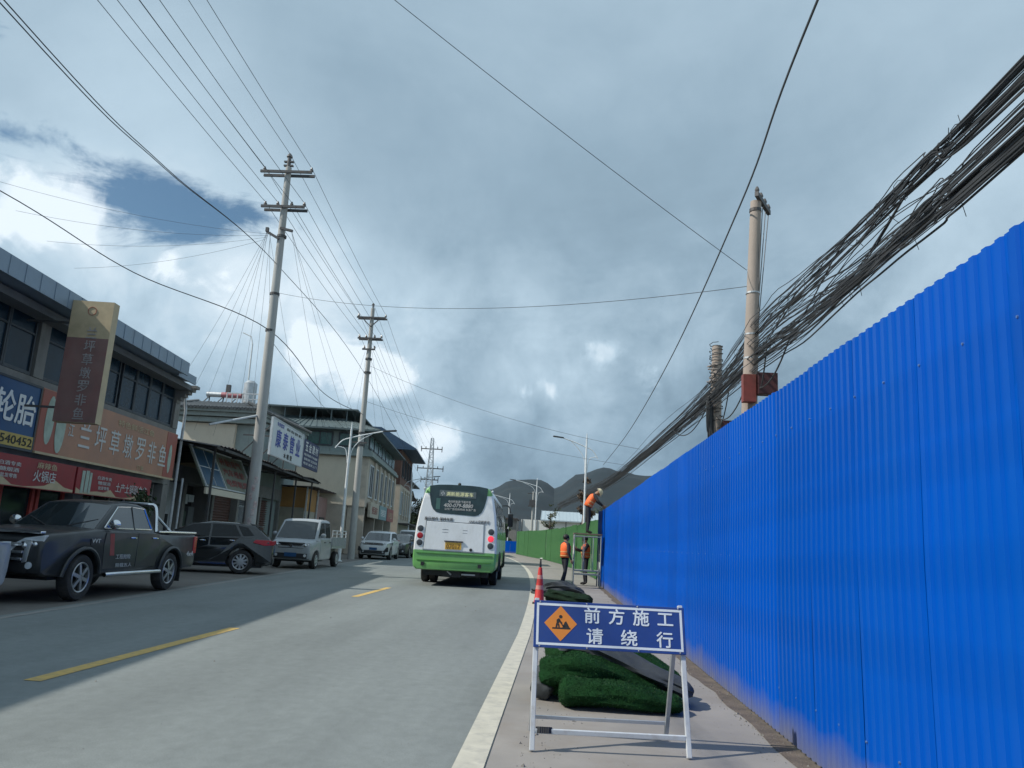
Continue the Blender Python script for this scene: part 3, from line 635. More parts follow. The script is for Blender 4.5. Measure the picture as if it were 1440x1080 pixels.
# ------------------------------------------------------------------ kiosk past the shed
PINK = mat('pink_wall', (.40, .25, .22), .85, var=.12, scale=2, dirt=(.25, .18, .15), damt=.5)
CRW = mat('stained_cream_wall', (.42, .38, .30), .85, var=.12, scale=2, dirt=(.24, .2, .15), damt=.6)
OCH = mat('ochre_band', (.42, .22, .07), .8, var=.15, scale=2, dirt=(.3, .16, .08), damt=.5)
bK, oK = row_thing('kiosk', 'small pale kiosk with an ochre band and rusty roof beyond the sheds', 'kiosk', 47, 0); oK = (0, 47, 0)
b = LB(oK); bx(b, 46.8, 52.6, 4.3, 9, 0, 2.7); b.build('wall', CRW, bK)
b = LB(oK); bx(b, 46.78, 49.9, 4.28, 4.3, 2.55, 3.9); bx(b, 46.77, 46.8, 4.3, 8, 2.71, 3.9); b.build('ochre_band', OCH, bK)
b = LB(oK); bx(b, 50.0, 53.6, 4.26, 4.3, .0, 3.6); b.build('pink_panel', PINK, bK)
b = LB(oK)
for i in range(12): bx(b, 46.6+i*.6, 47.17+i*.6, 3.7, 9.2, 3.95+.015*(i % 2), 4.0+.015*(i % 2))
b.build('roof', RUST, bK)
for u in (46.75, 49.95, 53.6): b = LB(oK); b.bar((-4.2, u, 0), (-4.2, u, 4.0), .08); b.build('post', GREY_PAINT, bK)
b = LB(oK); bx(b, 51.2, 51.26, 4.2, 4.26, 0, 2.3); bx(b, 52.5, 52.56, 4.2, 4.26, 0, 2.3); bx(b, 51.26, 52.5, 4.2, 4.26, 2.22, 2.3); b.build('door_frame', MULL, bK)
b = LB(oK); bx(b, 51.26, 52.5, 4.23, 4.255, 0, 2.22); b.build('door', CRW, bK)
b = LB(oK); b.prism([(48.1+.2*math.cos(i*.4), 2.2+.26*math.sin(i*.4)) for i in range(16)], lambda p, q: (-4.29, p, q), lambda p, q: (-4.27, p, q)); b.build('emblem', RDK, bK)
# brown pergola frame next to it
o, f = row_thing('steel_frame', 'brown open steel stair frame standing between kiosk and tall house', 'stair frame', 54.5, 4.6, 0)
b = MB(f)
for u in (54.4, 56.2, 58.0): b.bar((-3.9, u, 0), (-3.9, u, 5.2), .12); b.bar((-6.5, u, 0), (-6.5, u, 5.2), .12)
for z in (2.6, 5.1): b.bar((-3.9, 54.4, z), (-3.9, 58, z), .1); b.bar((-6.5, 54.4, z), (-6.5, 58, z), .1); b.bar((-3.9, 54.4, z), (-6.5, 54.4, z), .1)
b.bar((-3.95, 54.4, 5.0), (-3.95, 58, 2.7), .16, .25); b.build('frame', mat('brown_steel', (.12, .075, .055), .7, var=.2), o)

# ------------------------------------------------------------------ cream house behind with tiled roof
TILE = mat('grey_roof_tile', (.13, .14, .145), .8, var=.25, scale=3, dirt=(.08, .08, .075), damt=.5)
GREENG = mat('grey_green_render', (.27, .32, .31), .85, var=.12)
hB = thing('cream_house', 'cream house with grey tiled eaves and upturned corner, rising behind the sheds', 'house', (-18.3, 44, 0))
b = MB((-18.3, 44, 0)); b.box2((-20.1, 40.4, 0), (-17.2, 48, 6.75)); b.build('wall', WALL_C, hB)
b = MB((-18.3, 44, 0)); b.box2((-17.19, 40.6, 0), (-16.3, 48, 6.75)); b.build('shaded_side_wall', GREENG, hB)  # darker grey-green puts this side's shade into the wall colour
b = MB((-18.3, 44, 0)); b.box2((-20.5, 40.1, 6.8), (-16.05, 48.3, 7.05)); b.box2((-20.65, 39.9, 7.1), (-15.9, 48.4, 7.3)); b.box2((-20.8, 39.7, 7.32), (-15.8, 48.5, 7.5)); b.build('cornice', GREENG, hB)
b = MB((-18.3, 44, 0))
for i in range(26):          # tile ridges running down the front slope
    x = -20.8+i*.2; lf = .34*max(0, (-20.0-x)/.8)**2
    b.tube([(x, 39.55, 7.5+lf), (x, 40.0, 7.62+lf), (x, 41.0, 7.98+lf*.2)], .085, 6)
for i in range(38):
    y = 40.2+i*.22; b.tube([(-15.6, y, 7.5), (-15.9, y, 7.62), (-16.6, y, 7.95)], .085, 6)
b.tube([(-21.15, 39.35, 8.12), (-20.9, 39.6, 7.86), (-20.4, 40.1, 7.75), (-19.7, 41, 8.05)], [.04, .07, .09, .09], 6); b.box2((-20.6, 41, 7.5), (-16.3, 47.8, 7.98))
b.build('roof', TILE, hB)
b = MB((-18.3, 44, 0))
for i in range(8): x = -18.3+i*.3; b.bar((x, 41.3, 7.98), (x, 41.3, 8.6), .05)
b.bar((-18.3, 41.3, 8.6), (-16.2, 41.3, 8.6), .06); b.bar((-18.3, 41.3, 8.3), (-16.2, 41.3, 8.3), .04); b.build('railing', GREY_PAINT, hB)
o = thing('solar_water_heater', 'solar water heater with red-ended tank on the cream house roof', 'water heater', (-19, 42, 7.98))
b = MB((-19, 42, 7.98)); b.tube([(-19.75, 42, 8.6), (-18.9, 42, 8.6)], .15, 14); b.build('tank', STEEL, o, smooth=True)
b = MB((-19, 42, 7.98)); b.tube([(-18.9, 42, 8.6), (-17.75, 42, 8.58)], .155, 14); b.build('red_tank', mat('red_tank_paint', (.42, .16, .18), .5), o, smooth=True)
b = MB((-19, 42, 7.98))
for x in (-19.6, -18.8, -18.0): b.bar((x, 42, 7.98), (x, 42, 8.5), .05); b.bar((x, 41.2, 7.98), (x, 42, 8.5), .04)
b.box2((-18.72, 42, 8.75), (-18.5, 42.2, 9.2)); b.build('stand', DARK_STEEL, o)
o = thing('water_tank', 'upright steel water tank on the cream house roof, nearest the pole', 'water tank', (-17.4, 42.2, 7.98))
b = MB((-17.4, 42.2, 7.98)); b.tube([(-17.4, 42.2, 8.2), (-17.4, 42.2, 9.35), (-17.4, 42.2, 9.5)], [.36, .36, .2], 16); b.build('body', STEEL, o, smooth=True)
b = MB((-17.4, 42.2, 7.98))
for a in range(3): x, y = -17.4+.3*math.cos(a*2.1), 42.2+.3*math.sin(a*2.1); b.bar((x, y, 7.98), (x, y, 8.22), .05)
b.build('stand', DARK_STEEL, o)

# ------------------------------------------------------------------ tall houses farther along
TEAL = mat('teal_roof_sheet', (.10, .135, .142), .55, var=.15, scale=1, dirt=(.05, .07, .07), damt=.4)
BLUER = mat('blue_roof_sheet', (.03, .07, .13), .5, var=.15)
BRICKW = mat('brick_red_wall', (.16, .085, .065), .9, var=.2, scale=3)
PALEW = mat('pale_wall', (.51, .45, .37), .85, var=.12, scale=1, dirt=(.22, .2, .17), damt=.5)
GRNWIN = mat('green_window_film', (.05, .13, .12), .2, var=.3)
AD = math.atan(.1)
def yard(name, label, x, y, cat='house'):
    o = thing(name, label, cat, (x, y, 0), AD); return o
def wins(root, xface, y0, n, pitch, w, z0, z1, frame, pane, pil=None):
    for i in range(n):
        y = y0+i*pitch; f = MB(); t = .09
        f.box2((xface, y, z0), (xface+.08, y+t, z1)); f.box2((xface, y+w-t, z0), (xface+.08, y+w, z1)); f.box2((xface, y+t, z1-t), (xface+.079, y+w-t, z1)); f.box2((xface, y+t, z0), (xface+.079, y+w-t, z0+t)); f.box2((xface, y+w/2-.03, z0+t), (xface+.07, y+w/2+.03, z1-t))
        o = f.build('window', frame, root); p = MB(); p.box2((xface+.01, y+t, z0+t), (xface+.03, y+w-t, z1-t)); p.build('pane', pane, o)
        if pil: q = MB(); q.box2((xface, y+w+.12, z0-.4), (xface+.16, y+pitch-.12, z1+.3)); q.build('pilaster', pil, root)
D_ = yard('tall_house', 'three-storey pale house with teal hipped roof and tall upper windows', -12.9, 53)
b = MB(); b.box2((-9.5, 0, 0), (-1.2, 18, 3.2)); b.box2((-9.5, 0, 3.2), (0, 18, 6.6)); b.build('wall', PALEW, D_)
b = MB(); b.box2((-9.4, -.03, 3.25), (-.6, -.002, 6.5)); b.build('gable_wall', WALL_C, D_)
b = MB(); b.box2((-9.7, -.35, 6.62), (.3, 18.2, 6.85)); b.box2((-9.6, -.2, 6.87), (.18, 18.1, 7.05)); b.build('cornice', GREENG, D_)
b = MB(); b.box2((-9.3, .15, 7.05), (-.15, 17.8, 8.4)); b.build('attic_wall', GREENG, D_)
for i in range(7):
    f = MB(); y = .4+i*2.5; f.box2((-.14, y, 7.25), (-.06, y+2.1, 8.25)); w_ = f.build('window', MULL, D_); p = MB(); p.box2((-.059, y+.1, 7.35), (-.05, y+1.0, 8.15)); p.box2((-.059, y+1.1, 7.35), (-.05, y+2.0, 8.15)); p.build('pane', GRNWIN, w_)
for i in range(4):
    f = MB(); x = -2.2-i*2.2; f.box2((x, .07, 7.25), (x+1.8, .149, 8.25)); w_ = f.build('window', MULL, D_); p = MB(); p.box2((x+.1, .06, 7.35), (x+.85, .069, 8.15)); p.box2((x+.95, .06, 7.35), (x+1.7, .069, 8.15)); p.build('pane', GRNWIN, w_)
b = MB(); z0, z1 = 8.42, 9.5
b.add([(-10.2, -.9, z0), (.75, -.9, z0), (.75, 18.6, z0), (-10.2, 18.6, z0), (-7.2, 2.2, z1), (-2.4, 2.2, z1), (-2.4, 15.5, z1), (-7.2, 15.5, z1)], [(0, 1, 5, 4), (1, 2, 6, 5), (2, 3, 7, 6), (3, 0, 4, 7), (4, 5, 6, 7)])
b.box2((-10.25, -.95, 8.3), (.8, 18.65, 8.415))
for i in range(26):
    t = i/25; b.bar((-10.2+t*10.95, -.9, z0+.02), (-7.2+t*4.8, 2.2, z1+.02), .05)
for i in range(40):
    t = i/39; b.bar((.75, -.9+19.5*t, z0+.02), (-2.4, 2.2+13.3*t, z1+.02), .05)
b.build('roof', TEAL, D_)
b = MB(); b.box2((-8, 1.2, 9.0), (-1.5, 14, 9.15))
for i in range(6): b.bar((-7.5+i*1.1, 1.3, 8.9), (-7.5+i*1.1, 1.3, 9.95), .08)
b.box2((-8.2, 1.0, 9.95), (-1.2, 14, 10.05)); b.build('roof_terrace', TEAL, D_)
wins(D_, 0.0, 1.0, 6, 2.85, 1.9, 3.9, 6.2, S_WHT, D_GLASS, PALEW)
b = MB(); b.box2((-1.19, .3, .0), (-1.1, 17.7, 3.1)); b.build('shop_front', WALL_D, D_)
for i in range(4): b = MB(); b.box2((-1.15, .1+i*5.85, 0), (.0, .45+i*5.85, 3.19)); b.build('pillar', PALEW, D_)
SIGNS = [mat('pale_shop_sign', (.50, .45, .36), .6, var=.15), mat('teal_shop_sign', (.20, .32, .34), .6, var=.15), mat('dull_red_shop_sign', (.34, .10, .09), .6, var=.15), mat('grey_shop_sign', (.34, .36, .38), .6, var=.15)]
labs = ['pale cream shop sign on the ledge of the tall house, nearest the lamp', 'teal-grey shop sign following the cream one under the tall windows', 'dull red shop sign third along the tall house']
for i in range(3):
    o = thing('shop_sign', labs[i], 'shop sign', D_.matrix_basis @ Vector((.1, 1+i*5.4, 2.7)), AD, 'signs under the tall windows')
    o.location = Matrix.Translation((-12.9, 53, 0)) @ Matrix.Rotation(AD, 4, 'Z') @ Vector((.1, 1+i*5.4, 2.55))
    b = MB(); b.box2((.02, 0, 0), (.2, 4.9, 1.05)); b.build('board', SIGNS[i], o); lettering(('便民超市', '名烟名酒', '小吃店')[i], 3.2, .55, (RDK, WHITE_L, S_CRM)[i], o, TM((.204, 2.45, .52), (0, 1, 0), (0, 0, 1)), bold=.02)
E_ = yard('row_house', 'brick-red house with a blue sloping roof just past the tall house', -15.0, 73.5)
b = MB(); b.box2((-9, 0, 0), (.4, 13, 6.2)); b.build('wall', PALEW, E_)
b = MB(); b.box2((-9, .05, 6.2), (.3, 13, 9.6)); b.build('upper_wall', BRICKW, E_)
b = MB(); b.prism([(-9.6, 9.5), (1.7, 9.5), (1.7, 9.62), (-1.8, 11.5), (-9.6, 11.6)], lambda p, q: (p, -.7, q), lambda p, q: (p, 13.4, q)); b.build('roof', BLUER, E_)
wins(E_, .4, .8, 5, 2.4, 1.5, 3.4, 5.6, S_WHT, D_GLASS, PALEW)
wins(E_, .3, 1.2, 4, 2.9, 1.6, 7.0, 8.9, MULL, D_GLASS)
b = MB(); b.box2((.4, .4, 2.5), (1.5, 12.6, 2.62)); b.build('canopy', RUST, E_)
for i, (x, y, w, h, mm, rr, lab) in enumerate(((-17.0, 87.5, 11, 7.4, WALL_C, TILE, 'cream row house with grey roof, third in the far row'), (-18.9, 99.5, 12, 6.4, PALEW, RUST, 'pale two-storey row house with rust roof far down the street'), (-21.5, 113, 13, 7.8, WALL_G, TEAL, 'grey row house with teal roof at the far end of the street'))):
    o = thing('row_house', lab, 'house', (x, y, 0), AD+.03*i, None)
    b = MB(); b.box2((-9, 0, 0), (0, w, h)); b.build('wall', mm, o)
    b = MB(); b.prism([(-9.6, h), (1.0, h), (1.0, h+.12), (-4.2, h+1.5), (-9.6, h+.12)], lambda p, q: (p, -.6, q), lambda p, q: (p, w+.3, q)); b.build('roof', rr, o)
    wins(o, 0, .7, 4, 2.6, 1.5, h-2.6, h-.8, S_WHT, D_GLASS, PALEW if i != 1 else None); wins(o, 0, .7, 4, 2.6, 1.8, .4, 2.4, MULL, D_GLASS)
    b = MB(); b.box2((0, .2, 2.7), (1.1, w-.2, 2.82)); b.build('canopy', RUST, o)
# warehouse behind the turf hoarding
WHR = mat('pale_blue_roof_sheet', (.42, .50, .54), .5, .1, var=.06, dirt=(.3, .3, .28), damt=.4)
o = thing('warehouse', 'white warehouse with pale blue metal roof behind the turf hoarding', 'warehouse', (0, 138, 0))
b = MB((0, 138, 0)); b.box2((-5.2, 130, 0), (12, 150, 5.3)); b.build('wall', mat('white_panel_wall', (.80, .80, .75), .7, var=.05, dirt=(.6, .58, .5), damt=.3), o)
for i in range(8): x = -5.1+i*2.4; b = MB((0, 138, 0)); b.box2((x, 129.9, 0), (x+.14, 129.99, 5.3)); b.build('rib', SHUT, o)
b = MB((0, 138, 0)); b.add([(-2.0, 129.2, 5.35), (12.4, 129.2, 5.35), (12.4, 138, 7.2), (-2.0, 138, 7.2), (-2, 150.5, 5.35), (12.4, 150.5, 5.35)], [(0, 1, 2, 3), (3, 2, 5, 4)])
for i in range(24): x = -2+i*.6; b.bar((x, 129.2, 5.38), (x, 138, 7.23), .06)
b.box2((-2.02, 129.1, 5.2), (12.42, 129.2, 5.39)); b.build('roof', WHR, o, fix=False)
o = thing('shed', 'dark low shed beside the white warehouse', 'shed', (-8, 127, 0))
b = MB((-8, 127, 0)); b.box2((-9.2, 124, 0), (-5.7, 131, 5.0)); b.build('wall', WALL_G, o); b = MB((-8, 127, 0)); b.box2((-9.5, 123.5, 5.0), (-5.5, 131.3, 5.2)); b.build('roof', RUST, o)

# ------------------------------------------------------------------ electric poles and wires
POLES_G = 'concrete power poles along the left kerb'
def crossarm(root, off, p, w, z, double=True, ins=(), brace=0, d=.0):
    b = MB(off)
    for s in ((-.16, .16) if double else (-.15,)): b.box2((p[0]-w/2, p[1]+s-.035, z-.045), (p[0]+w/2, p[1]+s+.035, z+.045))
    if brace:
        for s in (-1, 1): b.bar((p[0]+s*w*.33, p[1]-.15, z), (p[0], p[1]-.15, z-brace), .05)
    b.build('crossarm', DARK_STEEL, root)
    for xx in ins:
        b = MB(off); x, y = p[0]+xx, p[1]
        b.tube([(x, y, z+.02), (x, y, z+.1), (x, y, z+.11), (x, y, z+.15), (x, y, z+.16), (x, y, z+.2), (x, y, z+.25)], [.02, .02, .07, .05, .065, .04, .03], 8)
        b.build('insulator', PORC, root, smooth=True)
pole1 = thing('power_pole', 'tall tapered concrete power pole with two double crossarms beside the low sheds', 'power pole', (-9.76, 25, 0), 0, POLES_G)
off = (-9.76, 25, 0); b = MB(off); top1 = Vector((-9.93, 25, 14.1))
b.tube([(-9.76, 25, -.1), (-9.83, 25, 6), (-9.92, 25, 13.95), (-9.92, 25, 14.0)], [.195, .165, .105, .02], 16); b.build('shaft', CONCRETE, pole1, smooth=True)
crossarm(pole1, off, (-9.93, 25), 1.85, 13.72, True, (-.85, .85)); crossarm(pole1, off, (-9.9, 25), 1.55, 12.40, True, (-.70, -.25, .25, .70))
b = MB(off); b.tube([(-9.93, 25, 13.9), (-9.93, 25, 14.35)], .07, 8); b.tube([(-9.93, 25, 14.3), (-9.93, 25, 14.36), (-9.93, 25, 14.42), (-9.93, 25, 14.5)], [.05, .11, .09, .03], 10)
for z in (14.0, 14.15): b.box2((-10.1, 24.95, z), (-9.76, 25.05, z+.05))
b.build('top_insulator', PORC, pole1, smooth=True)
b = MB(off); b.bar((-10.35, 24.85, 11.45), (-9.9, 24.85, 11.2), .08); b.bar((-9.45, 24.85, 11.5), (-9.9, 24.85, 11.6), .08); b.bar((-10.35, 24.85, 11.45), (-10.35, 24.85, 11.6), .1)
for z in (11.3, 9.2, 7.9): b.tube([(-9.87, 25, z), (-9.87, 25, z+.08)], .165, 14)
b.build('bracket', DARK_STEEL, pole1)
POSTER = mat('torn_poster_paper', (.45, .40, .38), .85, var=.4, scale=6, dirt=(.35, .07, .06), dscale=5, damt=.9)
b = MB(off)
for i in range(7):
    a0 = -1.9+.33*(i % 4); z = 1.2+.26*i; rr = .196
    pts = []
    for q in range(5): a = a0+q*.16; pts += [(-9.785+rr*math.cos(a), 25+rr*math.sin(a), z), (-9.785+rr*math.cos(a), 25+rr*math.sin(a), z+.22)]
    b.add(pts, [(2*q, 2*q+2, 2*q+3, 2*q+1) for q in range(4)])
b.build('poster', POSTER, pole1)
b = MB(off); b.tube([(-9.9, 24.9, 5.0), (-10.9, 23.6, 4.45)], .035, 6); b.build('stay_tube', GREY_PAINT, pole1)

pole2 = thing('power_pole', 'slimmer concrete power pole with braced crossarms beside the pale flatbed truck', 'power pole', (-10.95, 43, 0), 0, POLES_G)
off = (-10.95, 43, 0); b = MB(off)
b.tube([(-10.95, 43, -.1), (-11.0, 43, 6), (-11.03, 43, 14.3)], [.20, .17, .11], 14); b.build('shaft', CONCRETE, pole2, smooth=True)
crossarm(pole2, off, (-11.03, 43), 1.7, 13.7, True, (-.8, .8), .55); crossarm(pole2, off, (-11.02, 43), 1.4, 12.45, True, (-.65, -.25, .25, .65)); crossarm(pole2, off, (-11.02, 43), .75, 11.8, False, (-.3, .3))
b = MB(off); b.tube([(-11.03, 43, 14.2), (-11.03, 43, 14.5), (-11.03, 43, 14.52), (-11.03, 43, 14.62)], [.05, .05, .1, .03], 8); b.build('top_insulator', PORC, pole2, smooth=True)
b = MB(off)
for z in (11.2, 10.4, 6.9, 6.2): b.tube([(-11.0, 43, z), (-11.0, 43, z+.1)], .2, 12)
b.box2((-11.45, 42.8, 6.35), (-10.6, 42.9, 6.43)); b.build('bracket', DARK_STEEL, pole2)

# steel lattice mast far along the street
mast = thing('lattice_mast', 'far steel lattice mast with three crossarm levels rising behind the bus', 'mast', (-21, 130, 0))
b = MB((-21, 130, 0)); T = lambda z: .95-.75*z/18
for sx in (-1, 1):
    for sy in (-1, 1): b.bar((-21+sx*T(0), 130+sy*T(0), 0), (-21+sx*T(18), 130+sy*T(18), 18), .11)
for i in range(22):
    z0, z1 = i*.82, (i+1)*.82; a0, a1 = T(z0), T(z1); s = 1 if i % 2 else -1
    for sy in (-1, 1): b.bar((-21+s*a0, 130+sy*a0, z0), (-21-s*a1, 130+sy*a1, z1), .06); b.bar((-21-a1, 130+sy*a1, z1), (-21+a1, 130+sy*a1, z1), .05)
    for sx in (-1, 1): b.bar((-21+sx*a0, 130+s*a0, z0), (-21+sx*a1, 130-s*a1, z1), .06)
b.build('frame', STEEL, mast)
b = MB((-21, 130, 0))
for z, w in ((16.2, 2.2), (12.9, 2.7), (11.0, 1.8)):
    b.bar((-21-w/1.2, 130, z), (-21+w/1.2, 130, z), .16)
    for s in (-1, 1): b.bar((-21+s*w/1.25, 130, z-.5), (-21+s*w/1.25, 130, z+.45), .12); b.bar((-21+s*w/2.2, 130, z), (-21+s*w/2.2, 130, z+.4), .12)
b.build('crossarm', DARK_STEEL, mast)

WG = 'overhead power wires between the poles'
def catenary(p, q, sag, n=24):
    p, q = Vector(p), Vector(q); return [p.lerp(q, i/n) - Vector((0, 0, sag*4*(i/n)*(1-i/n))) for i in range(n+1)]
def wire(name, label, pts, r, material=WIRE, group=None, cat='wire', n=5):
    c = Vector(pts[0]); b = MB(c); b.tube(pts, r, n)
    o = b.build(name, material, fix=False, smooth=True); o.location = c; return tag(o, label, cat, group)
PW_LAB = 'thin power wire running between the crossarms of the two concrete poles'
PL = {(-.85, 0): 'power wire on the upper crossarms, end nearest the shops', (0, 1): 'power wire on the very tops of the two concrete poles', (.85, 0): 'power wire on the upper crossarms, end over the road', (-.70, 0): 'power wire on the lower crossarms, outermost toward the shops', (-.25, 0): 'power wire on the lower crossarms, inner one toward the shops', (.25, 0): 'power wire on the lower crossarms, inner one toward the road', (.70, 0): 'power wire on the lower crossarms, outermost toward the road'}
def power_line(dx, z, z2):
    a = (-9.93+dx*1.0, 25, z); back = (-8.75+dx*1.0, -16, z+.1); c2 = (-11.03+dx*.92, 43, z2); far = (-20.95+dx*1.3, 130, 16.4 if z > 13 else 13.1)
    pts = catenary(back, a, .45, 22) + catenary(a, c2, .12, 8)[1:] + catenary(c2, far, .7, 22)[1:]
    return wire('power_wire', PL[(dx, int(z > 14.2))], pts, .0085, group=WG)
for dx, z, z2 in ((-.85, 13.95, 13.95), (0, 14.48, 14.6), (.85, 13.95, 13.95), (-.70, 12.65, 12.7), (-.25, 12.65, 12.7), (.25, 12.65, 12.7), (.70, 12.65, 12.7)): power_line(dx, z, z2)
# heavier sagging communication cables
def spline(pts, n=10):
    pts = [Vector(p) for p in pts]; P = [pts[0]*2-pts[1]] + pts + [pts[-1]*2-pts[-2]]; o = []
    for i in range(1, len(P)-2):
        for j in range(n):
            t = j/n; o.append(.5*((2*P[i])+(P[i+1]-P[i-1])*t+(2*P[i-1]-5*P[i]+4*P[i+1]-P[i+2])*t*t+(-P[i-1]+3*P[i]-3*P[i+1]+P[i+2])*t**3))
    return o + [pts[-1]]
for k, dy in enumerate((0, .10)):
    pts = spline([(-7.2, -8, 9.2+dy), (-8.75, 10, 8.95+dy), (-9.82, 17, 10.2-.4+dy*.4), (-9.9, 24.9, 10.3), (-11.2, 43, 10.45), (-14.6, 80, 8.6), (-18, 115, 7.6)], 9)
    wire('communication_cable', 'sagging black communication cable crossing the tall pole below its crossarms, the %s strand' % ('lower' if k == 0 else 'upper'), pts, .011, CABLE, 'sagging communication cables', 'cable')
pts = spline([(-19.3, 13, 11.3), (-15.5, 19, 10.0), (-13.4, 22.4, 8.95), (-9.9, 24.9, 7.95), (-10.6, 34, 7.5), (-11.0, 43, 8.0)], 10)
c_ = wire('communication_cable', 'black cable dipping over the shop house roof to the tall pole at mid height', pts, .016, CABLE, None, 'cable')
# service drops fanning from the tall pole
SD = 'thin service wires fanning from the tall pole'
random.seed(3)
ends = [(-16.2, 30.5, 5.9), (-15.8, 31, 5.4), (-15.4, 32, 5.3), (-15, 33, 5.2), (-14.5, 34, 5.0), (-14.2, 35, 4.9), (-13.5, 36, 4.8), (-12.2, 37.5, 4.9)]
ORD = ('first', 'second', 'third', 'fourth', 'fifth', 'sixth', 'seventh', 'eighth')
for i_, e_ in enumerate(ends):
    a = (-10.32+random.uniform(-.05, .1), 24.85, 11.45); wire('service_wire', ORD[i_] + ' wire from the left in the fan dropping from the tall pole to the roofs', catenary(a, e_, random.uniform(.1, .5), 14), .0048, group=SD)
for x, y, z, lab in ((-9.95, 38, 5.3, 'thin service wire from the tall pole to the face of the white roof sign'), (-10.3, 40, 6.6, 'thin service wire from the tall pole to the top edge of the white roof sign'), (-9.7, 33, 4.6, 'thin service wire falling steepest from the tall pole to the shed canopy')):
    wire('service_wire', lab, catenary((-9.5, 24.9, 11.5), (x, y, z), .2, 12), .0048, group='thin service wires dropping to the shed signs')
for i in range(4):
    wire('service_wire', ('uppermost', 'second highest', 'third highest', 'lowest')[i] + ' of the four faint wires from the tall pole over the shop house', catenary((-10.3, 24.8, 11.35-.06*i), (-17, 20+1.6*i, 10.9-.35*i), .25, 14), .0045, group='faint service wires over the shop house')
for i in range(5):
    wire('service_wire', ORD[i] + ' wire from the left in the faint fan below the second concrete pole', catenary((-11.25+.1*i, 43, 11.7), (-14.5+.6*i, 51+i, 8.6-.2*i), .2, 12), .006, group='service wires of the second pole')
wire('service_wire', 'long faint wire from the tall pole toward the far house roofs', catenary((-9.8, 25, 7.6), (-13, 53, 7.3), .4, 14), .009)
# wires that cross the road to the poles behind the blue fence
wire('road_crossing_wire', 'thin wire slanting high across the sky down to the round pole behind the fence', catenary((-9.6, 7.2, 13.5), (3.42, 14, 6.57), .25, 24), .006)
wire('road_crossing_wire', 'nearly level thin wire crossing the road from the tall pole', catenary((-9.8, 25, 9.3), (3.42, 14, 6.25), .5, 24), .0065)
wire('road_crossing_wire', 'thin wire crossing the road low from the second concrete pole', catenary((-11.0, 43, 10.9), (3.9, 36, 5.9), .5, 24), .0085)
wire('road_crossing_wire', 'lowest thin wire crossing the road behind the second pole', catenary((-11.0, 43, 8.8), (4.2, 40, 5.5), .4, 24), .008)
wire('overhead_cable', 'single thick black cable sweeping down the sky past the pole behind the fence', spline([(2.1, -6, 7.35), (2.78, 8, 7.63), (3.3, 14, 7.86), (3.75, 26, 7.75), (3.9, 42, 7.6), (3.8, 62, 7.8)], 12), .0165, CABLE, None, 'cable')

# ------------------------------------------------------------------ poles behind the fence with the cable bundle
PG2 = 'old poles carrying the cable bundle'
rp1 = thing('utility_pole', 'taller weathered round pole behind the blue fence with a short top crossarm', 'utility pole', (3.42, 14, 0), 0, PG2)
off = (3.42, 14, 0); b = MB(off); b.tube([(3.40, 14, -.1), (3.45, 14, 3.9), (3.60, 14, 7.95)], [.165, .14, .10], 16); b.build('shaft', CONC_BROWN, rp1, smooth=True)
b = MB(off); b.bar((3.55, 13.75, 8.0), (3.98, 14.5, 7.96), .07, .09); b.tube([(3.59, 14, 7.74), (3.59, 14, 7.80)], .115, 12); b.build('crossarm', DARK_STEEL, rp1)
for t in (.05, .35, .65, .95):
    p = Vector((3.55, 13.75, 8.04)).lerp(Vector((3.98, 14.5, 8.0)), t); b = MB(off); b.tube([p, p+Vector((0, 0, .04)), p+Vector((0, 0, .06)), p+Vector((0, 0, .12))], [.02, .045, .045, .02], 8); b.build('insulator', PORC, rp1, smooth=True)
b = MB(off)
for z in (6.1, 5.3, 4.85): b.tube([(3.53-.04*(6.1-z), 14, z), (3.53-.04*(6.1-z), 14, z+.03)], .132, 12)
b.build('band', STEEL, rp1)
for i in range(4):
    p = Vector((3.55, 13.75, 8.0)).lerp(Vector((3.98, 14.5, 7.96)), .25+.24*i)
    b = MB(off); b.tube(catenary(p, (3.60, 13.9, 6.4-.3*i), -.0, 8), .008, 4); b.build('lead_wire', CABLE, rp1)
RUSTBOX = mat('rust_red_box', (.065, .024, .028), .6, .2, var=.25, scale=4, dirt=(.12, .035, .028), dscale=4, damt=.6)
b = MB(off); b.box2((3.52, 13.62, 4.14), (3.86, 13.84, 4.53)); bx1 = b.build('junction_box', RUSTBOX, rp1, bevel=.008)
b = MB(off); b.box2((3.27, 13.68, 4.0), (3.50, 13.84, 4.5)); b.build('red_panel', mat('red_painted_box', (.20, .045, .038), .6, var=.3, scale=5, dirt=(.15, .07, .05), damt=.6), rp1, bevel=.006)
rp2 = thing('utility_pole', 'shorter pole behind the fence wrapped in a tangle of cables and coils', 'utility pole', (3.84, 19, 0), 0, PG2)
off = (3.84, 19, 0); b = MB(off); b.tube([(3.82, 19, -.1), (3.86, 19, 4), (3.90, 19, 6.42)], [.165, .145, .12], 16); b.build('shaft', CONC_BROWN, rp2, smooth=True)
random.seed(11); b = MB(off)
for i in range(16):
    z = 4.5+i*.125; n = 16; t0 = random.random()*6
    b.tube([(3.88+(.15+.02*random.random())*math.cos(t0+q*.42), 19+(.15+.02*random.random())*math.sin(t0+q*.42), z+.008*q+random.uniform(-.02, .02)) for q in range(n)], .011, 4)
b.build('wrapped_cable', CABLE, rp2)
b = MB(off)
for i in range(9):
    p = [(3.88+random.uniform(-.22, .2), 19+random.uniform(-.2, .1), 5.9-.1*i) for q in range(4)]; b.tube(spline(p, 4), .02, 5)
b.build('pale_tape', mat('pale_dirty_tape', (.30, .27, .25), .8, var=.3), rp2)
b = MB(off); b.box2((3.98, 18.7, 4.28), (4.34, 18.9, 4.5)); b.build('junction_box', RUSTBOX, rp2, bevel=.008)
